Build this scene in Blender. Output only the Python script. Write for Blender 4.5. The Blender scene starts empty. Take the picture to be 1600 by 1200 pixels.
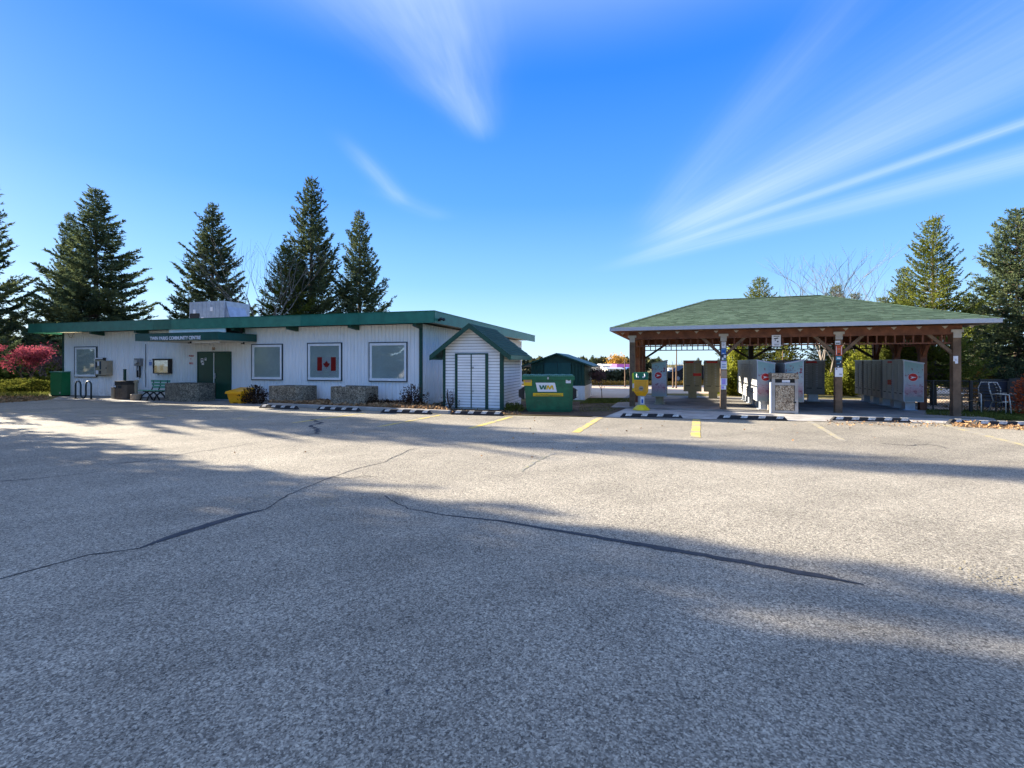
import bpy, math, random
import numpy as np
from mathutils import Vector, Matrix
random.seed(7); RNG = np.random.default_rng(11)
R = math.radians
sc = bpy.context.scene
COL = sc.collection

# ------------------------------------------------------------------ camera
EYE, F, HY = 1.6, 730.0, 567.0            # eye height, focal length and horizon in the photo's pixels
cam = bpy.data.cameras.new('camera'); cam_o = bpy.data.objects.new('camera', cam); COL.objects.link(cam_o)
cam.lens = 36.0 * F / 1600; cam.sensor_width = 36; cam.shift_y = -(600 - HY) / 1600
cam.clip_start = 0.05; cam.clip_end = 4000
cam_o.location = (0, 0, EYE); cam_o.rotation_euler = (R(90), 0, 0)
sc.camera = cam_o

# ------------------------------------------------------------------ light
SUN_EL = 19.0; SX, SY = -1.0, 0.42
az = math.atan2(SX, SY)
sunv = Vector((math.sin(az) * math.cos(R(SUN_EL)), math.cos(az) * math.cos(R(SUN_EL)), math.sin(R(SUN_EL))))
sun = bpy.data.lights.new('sun', 'SUN'); sun.energy = 3.05; sun.angle = R(0.5); sun.color = (1.0, 0.89, 0.72)
sun_o = bpy.data.objects.new('sun', sun); COL.objects.link(sun_o); sun_o.location = (-60, 20, 40)
sun_o.rotation_euler = (-sunv).to_track_quat('-Z', 'Y').to_euler()

sc.view_settings.view_transform = 'Standard'; sc.view_settings.look = 'None'
sc.view_settings.exposure = 2.9; sc.view_settings.gamma = 1.0; sc.view_settings.use_curve_mapping = False
sc.render.engine = 'CYCLES'
sc.cycles.use_denoising = True
try: sc.cycles.denoiser = 'OPENIMAGEDENOISE'
except Exception: pass
sc.cycles.max_bounces = 6; sc.cycles.transparent_max_bounces = 12
sc.cycles.caustics_reflective = False; sc.cycles.caustics_refractive = False

world = bpy.data.worlds.new('World'); sc.world = world; world.use_nodes = True
wt = world.node_tree; wt.nodes.clear()
class NB:
    """tiny node-graph builder"""
    def __init__(s, t): s.t = t
    def new(s, kind, **kw):
        n = s.t.nodes.new(kind)
        for k, v in kw.items(): setattr(n, k, v)
        return n
    def put(s, sock, v):
        if isinstance(v, bpy.types.NodeSocket): s.t.links.new(v, sock)
        elif v is not None: sock.default_value = v
    def m(s, op, a, b=None, c=None):
        n = s.new('ShaderNodeMath', operation=op); s.put(n.inputs[0], a)
        if b is not None: s.put(n.inputs[1], b)
        if c is not None: s.put(n.inputs[2], c)
        return n.outputs[0]
    def smooth(s, v, a, b, lo=0.0, hi=1.0):
        n = s.new('ShaderNodeMapRange', interpolation_type='SMOOTHSTEP')
        s.put(n.inputs[0], v); s.put(n.inputs[1], a); s.put(n.inputs[2], b); s.put(n.inputs[3], lo); s.put(n.inputs[4], hi)
        return n.outputs[0]
    def xyz(s, x, y, z=0.0):
        n = s.new('ShaderNodeCombineXYZ'); s.put(n.inputs[0], x); s.put(n.inputs[1], y); s.put(n.inputs[2], z); return n.outputs[0]
    def mix(s, f, a, b, mode='MIX'):
        n = s.new('ShaderNodeMix', data_type='RGBA', blend_type=mode)
        s.put(n.inputs[0], f); s.put(n.inputs[6], a); s.put(n.inputs[7], b); return n.outputs[2]
    def noise(s, vec, scale, detail=3.0, rough=0.5, dist=0.0):
        n = s.new('ShaderNodeTexNoise'); s.put(n.inputs['Vector'], vec); n.inputs['Scale'].default_value = scale
        n.inputs['Detail'].default_value = detail; n.inputs['Roughness'].default_value = rough; n.inputs['Distortion'].default_value = dist
        return n.outputs['Fac']
    def ramp(s, v, stops):
        n = s.new('ShaderNodeValToRGB'); e = n.color_ramp.elements
        while len(e) < len(stops): e.new(0.5)
        for i, (p, c) in enumerate(stops): e[i].position = p; e[i].color = (*c[:3], 1)
        s.put(n.inputs[0], v); return n.outputs[0]
w = NB(wt)
sky = w.new('ShaderNodeTexSky', sky_type='NISHITA'); sky.sun_disc = False
sky.sun_elevation = R(SUN_EL); sky.sun_rotation = az % (2 * math.pi)
sky.air_density = 1.0; sky.dust_density = 0.4; sky.ozone_density = 2.0
hs = w.new('ShaderNodeHueSaturation'); wt.links.new(sky.outputs[0], hs.inputs['Color'])
hs.inputs['Saturation'].default_value = 1.3; hs.inputs['Value'].default_value = 1.0
tc = w.new('ShaderNodeTexCoord'); sep = w.new('ShaderNodeSeparateXYZ'); wt.links.new(tc.outputs['Generated'], sep.inputs[0])
zc = w.m('MAXIMUM', sep.outputs[2], 0.03)
LX, LY = w.m('DIVIDE', sep.outputs[0], zc), w.m('DIVIDE', sep.outputs[1], zc)
def layer(px, py):
    z = (HY - py) / F
    return ((px - 800) / F / z, 1.0 / z)
def streak(A, B, w0, w1, amp, t_in=0.3, t_out=(1.0, 1.8), ns=1.0):
    """soft cirrus band drawn on the cloud layer from A to B"""
    ax, ay = layer(*A); bx, by = layer(*B)
    L = math.hypot(bx - ax, by - ay); dx, dy = (bx - ax) / L, (by - ay) / L
    rx, ry = w.m('SUBTRACT', LX, ax), w.m('SUBTRACT', LY, ay)
    al = w.m('ADD', w.m('MULTIPLY', rx, dx / L), w.m('MULTIPLY', ry, dy / L))
    cr = w.m('ADD', w.m('MULTIPLY', rx, -dy), w.m('MULTIPLY', ry, dx))
    wid = w.m('MAXIMUM', w.m('MULTIPLY_ADD', al, w1 - w0, w0), 0.02)
    wob = w.m('MULTIPLY_ADD', w.noise(w.xyz(al, ax), 2.5, 2), 0.5, -0.25)
    q = w.m('DIVIDE', w.m('ADD', cr, w.m('MULTIPLY', wob, wid)), wid)
    g = w.m('EXPONENT', w.m('MULTIPLY', w.m('MULTIPLY', q, q), -1.0))
    nz = w.noise(w.xyz(w.m('MULTIPLY', al, 1.2), w.m('MULTIPLY', q, 1.6), ax * 3.1), 1.6 * ns, 4, 0.55)
    nz = w.smooth(nz, 0.2, 0.8, 0.72, 1.0)
    fib = w.smooth(w.noise(w.xyz(w.m('MULTIPLY', al, 2.0), w.m('MULTIPLY', cr, 26.0), ax), 1.0, 3, 0.65), 0.25, 0.75, 0.80, 1.12)
    v = w.m('MULTIPLY', w.m('MULTIPLY', g, nz), fib)
    v = w.m('MULTIPLY', v, w.smooth(al, -0.05, t_in))
    v = w.m('MULTIPLY', v, w.smooth(al, t_out[0], t_out[1], 1.0, 0.0))
    return w.m('MULTIPLY', v, amp * 0.76)
cl = None
for a in [((930, 425), (1600, 250), 0.16, 0.22, 0.44, 0.35, (1.3, 2.2)),
          ((960, 412), (1600, 192), 0.10, 0.060, 0.44, 0.35, (1.4, 2.4)),
          ((985, 395), (1330, 235), 0.16, 0.24, 0.42, 0.4, (0.6, 1.7)),
          ((1030, 372), (1560, 75), 0.20, 0.40, 0.20, 0.3, (1.0, 2.0)),
          ((1010, 360), (1260, 75), 0.14, 0.10, 0.16, 0.3, (0.8, 1.5)),
          ((757, 222), (690, 40), 0.05, 0.15, 0.30, 0.25, (1.0, 2.2)),
          ((748, 200), (600, 40), 0.04, 0.14, 0.15, 0.3, (1.0, 2.0)),
          ((634, 322), (552, 232), 0.06, 0.05, 0.26, 0.3, (0.6, 1.3)),
          ((700, 345), (600, 300), 0.10, 0.10, 0.10, 0.3, (0.6, 1.3))]:
    s_ = streak(*a); cl = s_ if cl is None else w.m('ADD', cl, s_)
# unseen cloud layer added overhead to brighten and neutralise the ambient light
fill_veil = w.m('MULTIPLY', w.smooth(sep.outputs[2], 0.52, 0.80), w.m('MULTIPLY_ADD', w.noise(w.xyz(w.m('MULTIPLY', LX, 0.8), w.m('MULTIPLY', LY, 1.6)), 1.5, 4, 0.6), 0.35, 0.42))
cl = w.m('ADD', cl, fill_veil)
cl = w.m('MULTIPLY', w.m('MINIMUM', cl, 0.85), w.smooth(sep.outputs[2], 0.10, 0.30))
zen = w.ramp(w.m('MAXIMUM', sep.outputs[2], 0.0), [(0.0, (1.30, 1.86, 2.40)), (0.07, (0.96, 1.60, 2.36)), (0.16, (0.56, 1.22, 2.34)), (0.32, (0.22, 0.78, 2.25)), (0.52, (0.07, 0.50, 2.15)), (0.8, (0.07, 0.46, 1.85)), (1.0, (0.07, 0.44, 1.75))])
SKYTINT = w.mix(0.93, hs.outputs[0], zen)
skyc = w.mix(cl, SKYTINT, (2.0, 2.3, 2.85, 1))
bg = w.new('ShaderNodeBackground'); wt.links.new(skyc, bg.inputs[0]); bg.inputs[1].default_value = 0.071
wo = w.new('ShaderNodeOutputWorld'); wt.links.new(bg.outputs[0], wo.inputs[0])

# ------------------------------------------------------------------ materials
def mat(name, col, rough=0.7, metal=0.0, var=0.12, nscale=6.0, bump=0.0, bscale=60.0, spec=0.4, build=None):
    m = bpy.data.materials.new(name); m.use_nodes = True; t = m.node_tree; b = NB(t)
    p = t.nodes['Principled BSDF']
    g = t.nodes.new('ShaderNodeTexCoord').outputs['Object']
    c = (*col, 1)
    if build: c = build(b, g, c, p)
    elif var:
        n = b.noise(g, nscale, 5, 0.6)
        dark = tuple(x * (1 - var) for x in col) + (1,); lite = tuple(min(1, x * (1 + var)) for x in col) + (1,)
        c = b.mix(b.smooth(n, 0.3, 0.7), dark, lite)
    b.put(p.inputs['Base Color'], c)
    p.inputs['Roughness'].default_value = rough; p.inputs['Metallic'].default_value = metal
    p.inputs['Specular IOR Level'].default_value = spec
    if bump:
        bn = b.new('ShaderNodeBump'); bn.inputs['Strength'].default_value = bump; bn.inputs['Distance'].default_value = 0.01
        b.put(bn.inputs['Height'], b.noise(g, bscale, 4, 0.6)); t.links.new(bn.outputs[0], p.inputs['Normal'])
    return m
def leafmat(name, c1, c2, scale=1.2, trans=0.25):
    m = bpy.data.materials.new(name); m.use_nodes = True; t = m.node_tree; t.nodes.clear(); b = NB(t)
    tcn = t.nodes.new('ShaderNodeTexCoord').outputs['Object']
    n = b.noise(tcn, scale, 3, 0.6); n2 = b.noise(tcn, scale * 14, 2, 0.6)
    f = b.m('ADD', b.m('MULTIPLY', n, 0.55), b.m('MULTIPLY', n2, 0.45))
    oi = t.nodes.new('ShaderNodeObjectInfo')
    col = b.mix(b.smooth(f, 0.34, 0.66), (*c1, 1), (*c2, 1))
    h = b.new('ShaderNodeHueSaturation'); b.put(h.inputs['Color'], col)
    b.put(h.inputs['Value'], b.m('MULTIPLY_ADD', oi.outputs['Random'], 0.3, 0.85))
    d = b.new('ShaderNodeBsdfDiffuse'); tr = b.new('ShaderNodeBsdfTranslucent')
    b.put(d.inputs[0], h.outputs[0]); b.put(tr.inputs[0], h.outputs[0])
    mx = b.new('ShaderNodeMixShader'); mx.inputs[0].default_value = trans
    t.links.new(d.outputs[0], mx.inputs[1]); t.links.new(tr.outputs[0], mx.inputs[2])
    o = b.new('ShaderNodeOutputMaterial'); t.links.new(mx.outputs[0], o.inputs[0])
    return m

def asphalt_build(b, g, c, p):
    big = b.noise(g, 0.16, 4, 0.55); mid = b.noise(g, 1.1, 4, 0.6)
    v = b.new('ShaderNodeTexVoronoi'); b.put(v.inputs['Vector'], g); v.inputs['Scale'].default_value = 120
    v2 = b.new('ShaderNodeTexVoronoi'); b.put(v2.inputs['Vector'], g); v2.inputs['Scale'].default_value = 66
    chip = b.new('ShaderNodeSeparateColor'); b.put(chip.inputs[0], v.outputs['Color'])
    chip2 = b.new('ShaderNodeSeparateColor'); b.put(chip2.inputs[0], v2.outputs['Color'])
    base = b.ramp(chip.outputs[0], [(0.0, (0.045, 0.043, 0.042)), (0.22, (0.10, 0.095, 0.09)), (0.6, (0.215, 0.205, 0.19)), (1.0, (0.46, 0.44, 0.40))])
    warm = b.ramp(chip2.outputs[1], [(0.0, (0.05, 0.047, 0.045)), (0.30, (0.16, 0.14, 0.12)), (0.75, (0.235, 0.22, 0.20)), (1.0, (0.42, 0.38, 0.33))])
    k = b.mix(0.42, base, warm)
    tone = b.m('ADD', b.smooth(big, 0.3, 0.7, 0.84, 1.12), b.smooth(mid, 0.3, 0.7, -0.09, 0.07))
    sp_ = b.new('ShaderNodeSeparateXYZ'); b.put(sp_.inputs[0], g)
    st_ = b.noise(b.xyz(b.m('MULTIPLY', b.m('MULTIPLY_ADD', sp_.outputs[1], 0.45, sp_.outputs[0]), 0.10), b.m('MULTIPLY_ADD', sp_.outputs[0], -0.45, sp_.outputs[1])), 1.3, 3, 0.6)
    tone = b.m('ADD', tone, b.smooth(st_, 0.36, 0.66, -0.07, 0.05))
    spot = b.smooth(b.noise(g, 2.3, 2, 0.5), 0.70, 0.76, 0.0, -0.16)
    tone = b.m('ADD', tone, spot)
    k = b.mix(1.0, k, b.xyz(b.m('MULTIPLY', tone, 1.34), b.m('MULTIPLY', tone, 1.29), b.m('MULTIPLY', tone, 1.12)), 'MULTIPLY')
    bn = b.new('ShaderNodeBump'); bn.inputs['Strength'].default_value = 0.55; bn.inputs['Distance'].default_value = 0.006
    b.put(bn.inputs['Height'], b.m('ADD', chip.outputs[1], b.m('MULTIPLY', chip2.outputs[0], 1.2)))
    b.t.links.new(bn.outputs[0], p.inputs['Normal'])
    return k
M = {}
M['asphalt'] = mat('asphalt', (0.2, 0.19, 0.18), 0.92, build=asphalt_build, spec=0.25)
def aggregate(dark, mid, lite, scale):
    def f(b, g, c, p):
        v = b.new('ShaderNodeTexVoronoi'); b.put(v.inputs['Vector'], g); v.inputs['Scale'].default_value = scale
        s = b.new('ShaderNodeSeparateColor'); b.put(s.inputs[0], v.outputs['Color'])
        k = b.ramp(s.outputs[0], [(0, dark), (0.5, mid), (1, lite)])
        bn = b.new('ShaderNodeBump'); bn.inputs['Strength'].default_value = 0.8; bn.inputs['Distance'].default_value = 0.008
        b.put(bn.inputs['Height'], b.m('MULTIPLY', v.outputs['Distance'], -1.0)); b.t.links.new(bn.outputs[0], p.inputs['Normal'])
        n = b.smooth(b.noise(g, 3, 4), 0.3, 0.7, 0.75, 1.15)
        return b.mix(1.0, k, b.xyz(n, n, n), 'MULTIPLY')
    return f
M['aggregate'] = mat('exposed_aggregate', (0.2, 0.18, 0.15), 0.9, build=aggregate((0.06, 0.048, 0.033), (0.20, 0.165, 0.115), (0.42, 0.36, 0.26), 38))
M['aggregate_light'] = mat('light_aggregate', (0.3, 0.26, 0.2), 0.9, build=aggregate((0.10, 0.065, 0.04), (0.34, 0.26, 0.17), (0.62, 0.52, 0.37), 40))
def soil_build(cols, s1=0.35, s2=9, s3=60):
    def f(b, g, c, p):
        n = b.m('ADD', b.m('MULTIPLY', b.noise(g, s1, 5, 0.6), 0.5), b.m('MULTIPLY', b.noise(g, s2, 5, 0.65), 0.5))
        n3 = b.noise(g, s3, 3, 0.7)
        k = b.ramp(b.m('ADD', b.m('MULTIPLY', n, 0.72), b.m('MULTIPLY', n3, 0.28)), [(0.36, cols[0]), (0.5, cols[1]), (0.64, cols[2])])
        bn = b.new('ShaderNodeBump'); bn.inputs['Strength'].default_value = 0.6; bn.inputs['Distance'].default_value = 0.03
        b.put(bn.inputs['Height'], n3); b.t.links.new(bn.outputs[0], p.inputs['Normal'])
        return k
    return f
M['ground'] = mat('dry_grass_ground', (0.2, 0.18, 0.08), 0.95, build=soil_build([(0.06, 0.07, 0.02), (0.16, 0.135, 0.055), (0.30, 0.24, 0.12)]), spec=0.1)
M['green_ground'] = mat('green_ground', (0.08, 0.1, 0.03), 0.95, build=soil_build([(0.035, 0.05, 0.012), (0.075, 0.10, 0.022), (0.15, 0.16, 0.05)]), spec=0.1)
M['dirt'] = mat('pale_dirt', (0.5, 0.4, 0.3), 0.95, build=soil_build([(0.46, 0.35, 0.25), (0.54, 0.42, 0.31), (0.62, 0.50, 0.38)], 0.2, 2.5, 30), spec=0.1)
M['soil'] = mat('brown_soil', (0.1, 0.07, 0.05), 0.95, build=soil_build([(0.035, 0.026, 0.018), (0.09, 0.066, 0.045), (0.17, 0.13, 0.09)], 1.2, 12, 80), spec=0.1)
M['concrete'] = mat('concrete', (0.36, 0.34, 0.31), 0.9, var=0.22, nscale=2.2, bump=0.25, bscale=90)
M['concrete_dark'] = mat('old_concrete', (0.24, 0.225, 0.20), 0.9, var=0.25, nscale=1.3, bump=0.25, bscale=70)
M['tar'] = mat('tar_seal', (0.035, 0.036, 0.04), 0.75, var=0.3, nscale=14, bump=0.3)
M['crack'] = mat('crack', (0.05, 0.048, 0.045), 0.9, var=0.3, nscale=9)
def worn(col, under, thr):
    def f(b, g, c, p):
        n = b.m('ADD', b.m('MULTIPLY', b.noise(g, 3, 4, 0.6), 0.45), b.m('MULTIPLY', b.noise(g, 70, 3, 0.75), 0.55))
        return b.mix(b.smooth(n, thr, thr + 0.09), (*under, 1), (*col, 1))
    return f
M['yellow_line'] = mat('worn_yellow_paint', (0.6, 0.4, 0.05), 0.8, build=worn((0.60, 0.44, 0.07), (0.27, 0.25, 0.20), 0.445))
M['yellow_faded'] = mat('faded_yellow_paint', (0.4, 0.3, 0.1), 0.85, build=worn((0.46, 0.37, 0.14), (0.27, 0.25, 0.21), 0.49))
M['yellow_ghost'] = mat('ghost_yellow_paint', (0.3, 0.27, 0.1), 0.9, build=worn((0.34, 0.31, 0.12), (0.215, 0.205, 0.185), 0.50))
def wall_build(b, g, c, p):
    s = b.new('ShaderNodeSeparateXYZ'); b.put(s.inputs[0], g)
    streak = b.noise(b.xyz(b.m('MULTIPLY', s.outputs[0], 5.0), s.outputs[1], b.m('MULTIPLY', s.outputs[2], 0.5)), 1.6, 4, 0.65)
    splash = b.m('MULTIPLY', b.smooth(s.outputs[2], 0.05, 0.55, 1.0, 0.0), b.smooth(b.noise(g, 4.0, 4, 0.7), 0.35, 0.65))
    k = b.mix(b.smooth(streak, 0.42, 0.78, 0.0, 0.5), (0.86, 0.85, 0.82, 1), (0.70, 0.67, 0.60, 1))
    return b.mix(b.m('MULTIPLY', splash, 0.5), k, (0.42, 0.37, 0.30, 1))
M['white_wall'] = mat('white_painted_siding', (0.74, 0.73, 0.70), 0.6, build=wall_build)
M['joint_shade'] = mat('shaded_joint', (0.30, 0.29, 0.27), 0.9, var=0.3, nscale=5)  # grey that paints in the shadow of the siding gaps
M['joint_shade_green'] = mat('shaded_green_joint', (0.004, 0.025, 0.018), 0.9)  # green version of the painted gap shadow
M['white_vinyl'] = mat('white_vinyl', (0.84, 0.84, 0.82), 0.5, var=0.05, nscale=2.0)
M['white_paint'] = mat('white_paint', (0.80, 0.80, 0.78), 0.5, var=0.05)
M['cream'] = mat('cream_soffit', (0.62, 0.58, 0.48), 0.7)
M['teal'] = mat('teal_green_fascia', (0.022, 0.155, 0.105), 0.42, var=0.16, nscale=3.5)
M['teal2'] = mat('faded_green_fascia', (0.05, 0.19, 0.125), 0.5, var=0.16, nscale=3.0)
M['teal3'] = mat('deep_green_fascia', (0.010, 0.12, 0.075), 0.4, var=0.16, nscale=3.0)
M['dark_teal'] = mat('awning_green', (0.008, 0.075, 0.062), 0.45, var=0.14, nscale=3)
M['dark_green'] = mat('dark_green_trim', (0.008, 0.055, 0.035), 0.5, var=0.15)
M['door_green'] = mat('door_green', (0.010, 0.062, 0.035), 0.4, var=0.12, nscale=2)
M['trim_dark'] = mat('dark_window_trim', (0.012, 0.03, 0.035), 0.5)
M['box_green'] = mat('bright_green_metal', (0.006, 0.16, 0.045), 0.35, var=0.1)
def bin_build(b, g, c, p):
    k = b.mix(b.smooth(b.noise(g, 3.5, 5, 0.65), 0.35, 0.7), (0.003, 0.085, 0.036, 1), (0.008, 0.135, 0.058, 1))
    s = b.new('ShaderNodeSeparateXYZ'); b.put(s.inputs[0], g)
    r = b.m('MULTIPLY', b.smooth(b.noise(g, 13, 5, 0.75), 0.60, 0.68), b.smooth(s.outputs[2], 0.1, 0.9, 1.0, 0.25))
    sc = b.smooth(b.noise(b.xyz(b.m('MULTIPLY', s.outputs[0], 2.0), s.outputs[1], b.m('MULTIPLY', s.outputs[2], 22.0)), 1.5, 4, 0.7), 0.64, 0.70, 0.0, 0.35)
    k = b.mix(sc, k, (0.10, 0.22, 0.16, 1))
    return b.mix(b.m('MULTIPLY', r, 0.8), k, (0.09, 0.045, 0.02, 1))
M['bin_green'] = mat('dumpster_green', (0.004, 0.105, 0.042), 0.42, build=bin_build)
M['bench_green'] = mat('pale_green_slats', (0.12, 0.34, 0.22), 0.6)
M['black'] = mat('black_metal', (0.012, 0.013, 0.014), 0.45)
M['rubber'] = mat('black_rubber', (0.018, 0.018, 0.020), 0.8, var=0.25, nscale=12)
M['stripe'] = mat('scuffed_white_stripe', (0.50, 0.49, 0.46), 0.7, var=0.4, nscale=25)
M['galv'] = mat('galvanised_metal', (0.36, 0.40, 0.46), 0.42, metal=0.35, var=0.14, nscale=4)
M['steel'] = mat('grey_steel', (0.40, 0.41, 0.42), 0.45, metal=0.4)
M['tan_metal'] = mat('tan_metal', (0.30, 0.25, 0.17), 0.55)
M['tan_box'] = mat('olive_tan_metal', (0.26, 0.24, 0.15), 0.5, var=0.08)
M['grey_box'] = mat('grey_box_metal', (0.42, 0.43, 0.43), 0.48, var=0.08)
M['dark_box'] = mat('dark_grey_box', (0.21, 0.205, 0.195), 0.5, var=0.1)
M['dark_slot'] = mat('dark_slot', (0.025, 0.024, 0.022), 0.7)
M['brown_bin'] = mat('brown_bin', (0.115, 0.085, 0.06), 0.75, var=0.15)
M['terracotta'] = mat('tan_pot', (0.36, 0.27, 0.18), 0.8)
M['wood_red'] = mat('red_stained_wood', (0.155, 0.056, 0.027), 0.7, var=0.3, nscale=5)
M['wood_brown'] = mat('weathered_brown_wood', (0.15, 0.095, 0.055), 0.75, var=0.3, nscale=6)
M['wood_deck'] = mat('roof_boards', (0.24, 0.13, 0.065), 0.8, var=0.3, nscale=3)
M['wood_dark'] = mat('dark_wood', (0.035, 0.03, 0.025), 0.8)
M['fascia_grey'] = mat('grey_metal_eave', (0.42, 0.44, 0.46), 0.5, var=0.05)
M['bracket'] = mat('pale_rafter_glint', (0.42, 0.39, 0.33), 0.6)
M['bark'] = mat('bark', (0.10, 0.075, 0.055), 0.9, var=0.35, nscale=8, bump=0.5, bscale=25)
M['bark_pale'] = mat('pale_bark', (0.15, 0.13, 0.11), 0.85, var=0.3, nscale=6)
M['yellow'] = mat('yellow_plastic', (0.85, 0.38, 0.004), 0.4, var=0.06)
M['yellow2'] = mat('lemon_plastic', (0.68, 0.52, 0.012), 0.4, var=0.06)
M['orange_y'] = mat('amber_panel', (0.62, 0.28, 0.012), 0.5, var=0.06)
M['red'] = mat('red_print', (0.50, 0.014, 0.012), 0.5, var=0.04)
M['flag_red'] = mat('flag_red', (0.62, 0.012, 0.014), 0.6, var=0.04)
M['paper'] = mat('white_paper', (0.74, 0.74, 0.75), 0.7, var=0.04)
M['paper_tan'] = mat('tan_paper', (0.42, 0.26, 0.15), 0.7)
M['paper_lilac'] = mat('lilac_paper', (0.38, 0.30, 0.66), 0.7)
M['paper_blue'] = mat('blue_paper', (0.07, 0.20, 0.44), 0.7)
M['paper_teal'] = mat('teal_paper', (0.05, 0.25, 0.33), 0.7)
M['paper_dark'] = mat('dark_paper', (0.02, 0.04, 0.06), 0.7)
M['paper_orange'] = mat('orange_red_paper', (0.55, 0.09, 0.03), 0.7)
M['ink'] = mat('dark_ink', (0.03, 0.03, 0.035), 0.7)
M['ink_blue'] = mat('blue_ink', (0.02, 0.10, 0.38), 0.6)
M['ink_green'] = mat('green_ink', (0.004, 0.13, 0.07), 0.5)
M['gold'] = mat('gold_print', (0.70, 0.42, 0.01), 0.5, var=0.03)
M['blind'] = mat('pale_blind', (0.74, 0.80, 0.76), 0.8, var=0.10, nscale=1.2)
M['navy'] = mat('navy_screen', (0.010, 0.016, 0.035), 0.7)
M['alu'] = mat('pale_aluminium', (0.60, 0.58, 0.52), 0.4, metal=0.3)
M['purple'] = mat('purple_roof', (0.26, 0.05, 0.22), 0.6)
M['blue_wall'] = mat('blue_wall', (0.10, 0.20, 0.52), 0.6)
M['fence_black'] = mat('black_chainlink', (0.02, 0.02, 0.02), 0.5)
M['tyre'] = mat('tyre', (0.02, 0.02, 0.02), 0.8)
def shingle_build(lo, mi, hi):
    def f(b, g, c, p):
        gi = b.new('ShaderNodeNewGeometry').outputs['Random Per Island']
        k = b.ramp(gi, [(0, lo), (0.5, mi), (1, hi)])
        n = b.smooth(b.noise(g, 90, 3, 0.7), 0.3, 0.7, 0.72, 1.28)
        n2 = b.smooth(b.noise(g, 0.8, 3, 0.6), 0.3, 0.7, 0.88, 1.12)
        return b.mix(1.0, b.mix(1.0, k, b.xyz(n, n, n), 'MULTIPLY'), b.xyz(n2, n2, n2), 'MULTIPLY')
    return f
M['shingle'] = mat('green_shingle', (0.06, 0.1, 0.07), 0.9, build=shingle_build((0.040, 0.068, 0.040), (0.058, 0.096, 0.058), (0.080, 0.124, 0.080)), spec=0.2)
M['shingle_dark'] = mat('dark_green_shingle', (0.03, 0.08, 0.06), 0.85, build=shingle_build((0.012, 0.055, 0.038), (0.018, 0.07, 0.05), (0.03, 0.09, 0.065)), spec=0.3)
def wrap_build(b, g, c, p):
    s = b.new('ShaderNodeSeparateXYZ'); b.put(s.inputs[0], g)
    z = s.outputs[2]
    base = b.ramp(b.smooth(z, 0.3, 1.65), [(0.0, (0.20, 0.25, 0.24)), (0.16, (0.34, 0.20, 0.22)), (0.36, (0.36, 0.36, 0.38)), (0.6, (0.34, 0.40, 0.41)), (1.0, (0.20, 0.33, 0.30))])
    fl = b.noise(g, 9, 4, 0.7, 0.6)
    band = b.m('MULTIPLY', b.smooth(z, 0.95, 1.2), b.smooth(z, 1.42, 1.5, 1.0, 0.0))
    band2 = b.m('MULTIPLY', b.smooth(z, 0.4, 0.55), b.smooth(z, 0.75, 1.0, 1.0, 0.0))
    k = b.mix(b.m('MULTIPLY', b.smooth(fl, 0.54, 0.62), b.m('MAXIMUM', band, b.m('MULTIPLY', band2, 0.8))), base, (0.20, 0.03, 0.06, 1))
    k = b.mix(b.m('MULTIPLY', b.smooth(b.noise(g, 14, 3, 0.7, 1.0), 0.56, 0.63), band2), k, (0.50, 0.28, 0.31, 1))
    return k
M['wrap'] = mat('printed_wrap', (0.3, 0.4, 0.4), 0.4, build=wrap_build)
def glass_mat():
    m = bpy.data.materials.new('window_glass'); m.use_nodes = True; t = m.node_tree; t.nodes.clear(); b = NB(t)
    tr = b.new('ShaderNodeBsdfTransparent'); tr.inputs[0].default_value = (0.93, 0.96, 0.95, 1)
    gl = b.new('ShaderNodeBsdfGlossy'); gl.inputs['Roughness'].default_value = 0.03
    g = t.nodes.new('ShaderNodeTexCoord').outputs['Object']
    bn = b.new('ShaderNodeBump'); bn.inputs['Strength'].default_value = 0.12; bn.inputs['Distance'].default_value = 0.02
    b.put(bn.inputs['Height'], b.noise(g, 1.6, 2)); t.links.new(bn.outputs[0], gl.inputs['Normal'])
    mx = b.new('ShaderNodeMixShader'); mx.inputs[0].default_value = 0.20
    t.links.new(tr.outputs[0], mx.inputs[1]); t.links.new(gl.outputs[0], mx.inputs[2])
    o = b.new('ShaderNodeOutputMaterial'); t.links.new(mx.outputs[0], o.inputs[0]); return m
M['glass'] = glass_mat()
M['spruce'] = leafmat('blue_spruce_needles', (0.030, 0.056, 0.036), (0.145, 0.175, 0.080), 0.8)
M['spruce_lit'] = leafmat('green_spruce_needles', (0.045, 0.068, 0.016), (0.18, 0.20, 0.035), 0.8, 0.35)
M['juniper'] = leafmat('juniper_needles', (0.035, 0.055, 0.012), (0.17, 0.17, 0.03), 2.0, 0.3)
M['lime'] = leafmat('yellow_green_leaves', (0.10, 0.13, 0.02), (0.34, 0.34, 0.05), 1.5, 0.4)
M['crimson'] = leafmat('crimson_leaves', (0.20, 0.028, 0.055), (0.52, 0.13, 0.16), 1.0, 0.35)
M['rust_leaf'] = leafmat('rust_leaves', (0.030, 0.020, 0.012), (0.10, 0.055, 0.035), 4.0, 0.2)
M['red_leaf'] = leafmat('red_orange_leaves', (0.30, 0.05, 0.02), (0.55, 0.16, 0.06), 3.0, 0.3)
M['gold_leaf'] = leafmat('golden_leaves', (0.30, 0.16, 0.03), (0.5, 0.3, 0.07), 1.0, 0.3)
M['litter'] = leafmat('fallen_leaves', (0.16, 0.085, 0.045), (0.52, 0.34, 0.18), 9.0, 0.1)
M['hedge'] = leafmat('dark_hedge_leaves', (0.03, 0.034, 0.02), (0.10, 0.10, 0.045), 0.5, 0.15)
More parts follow.
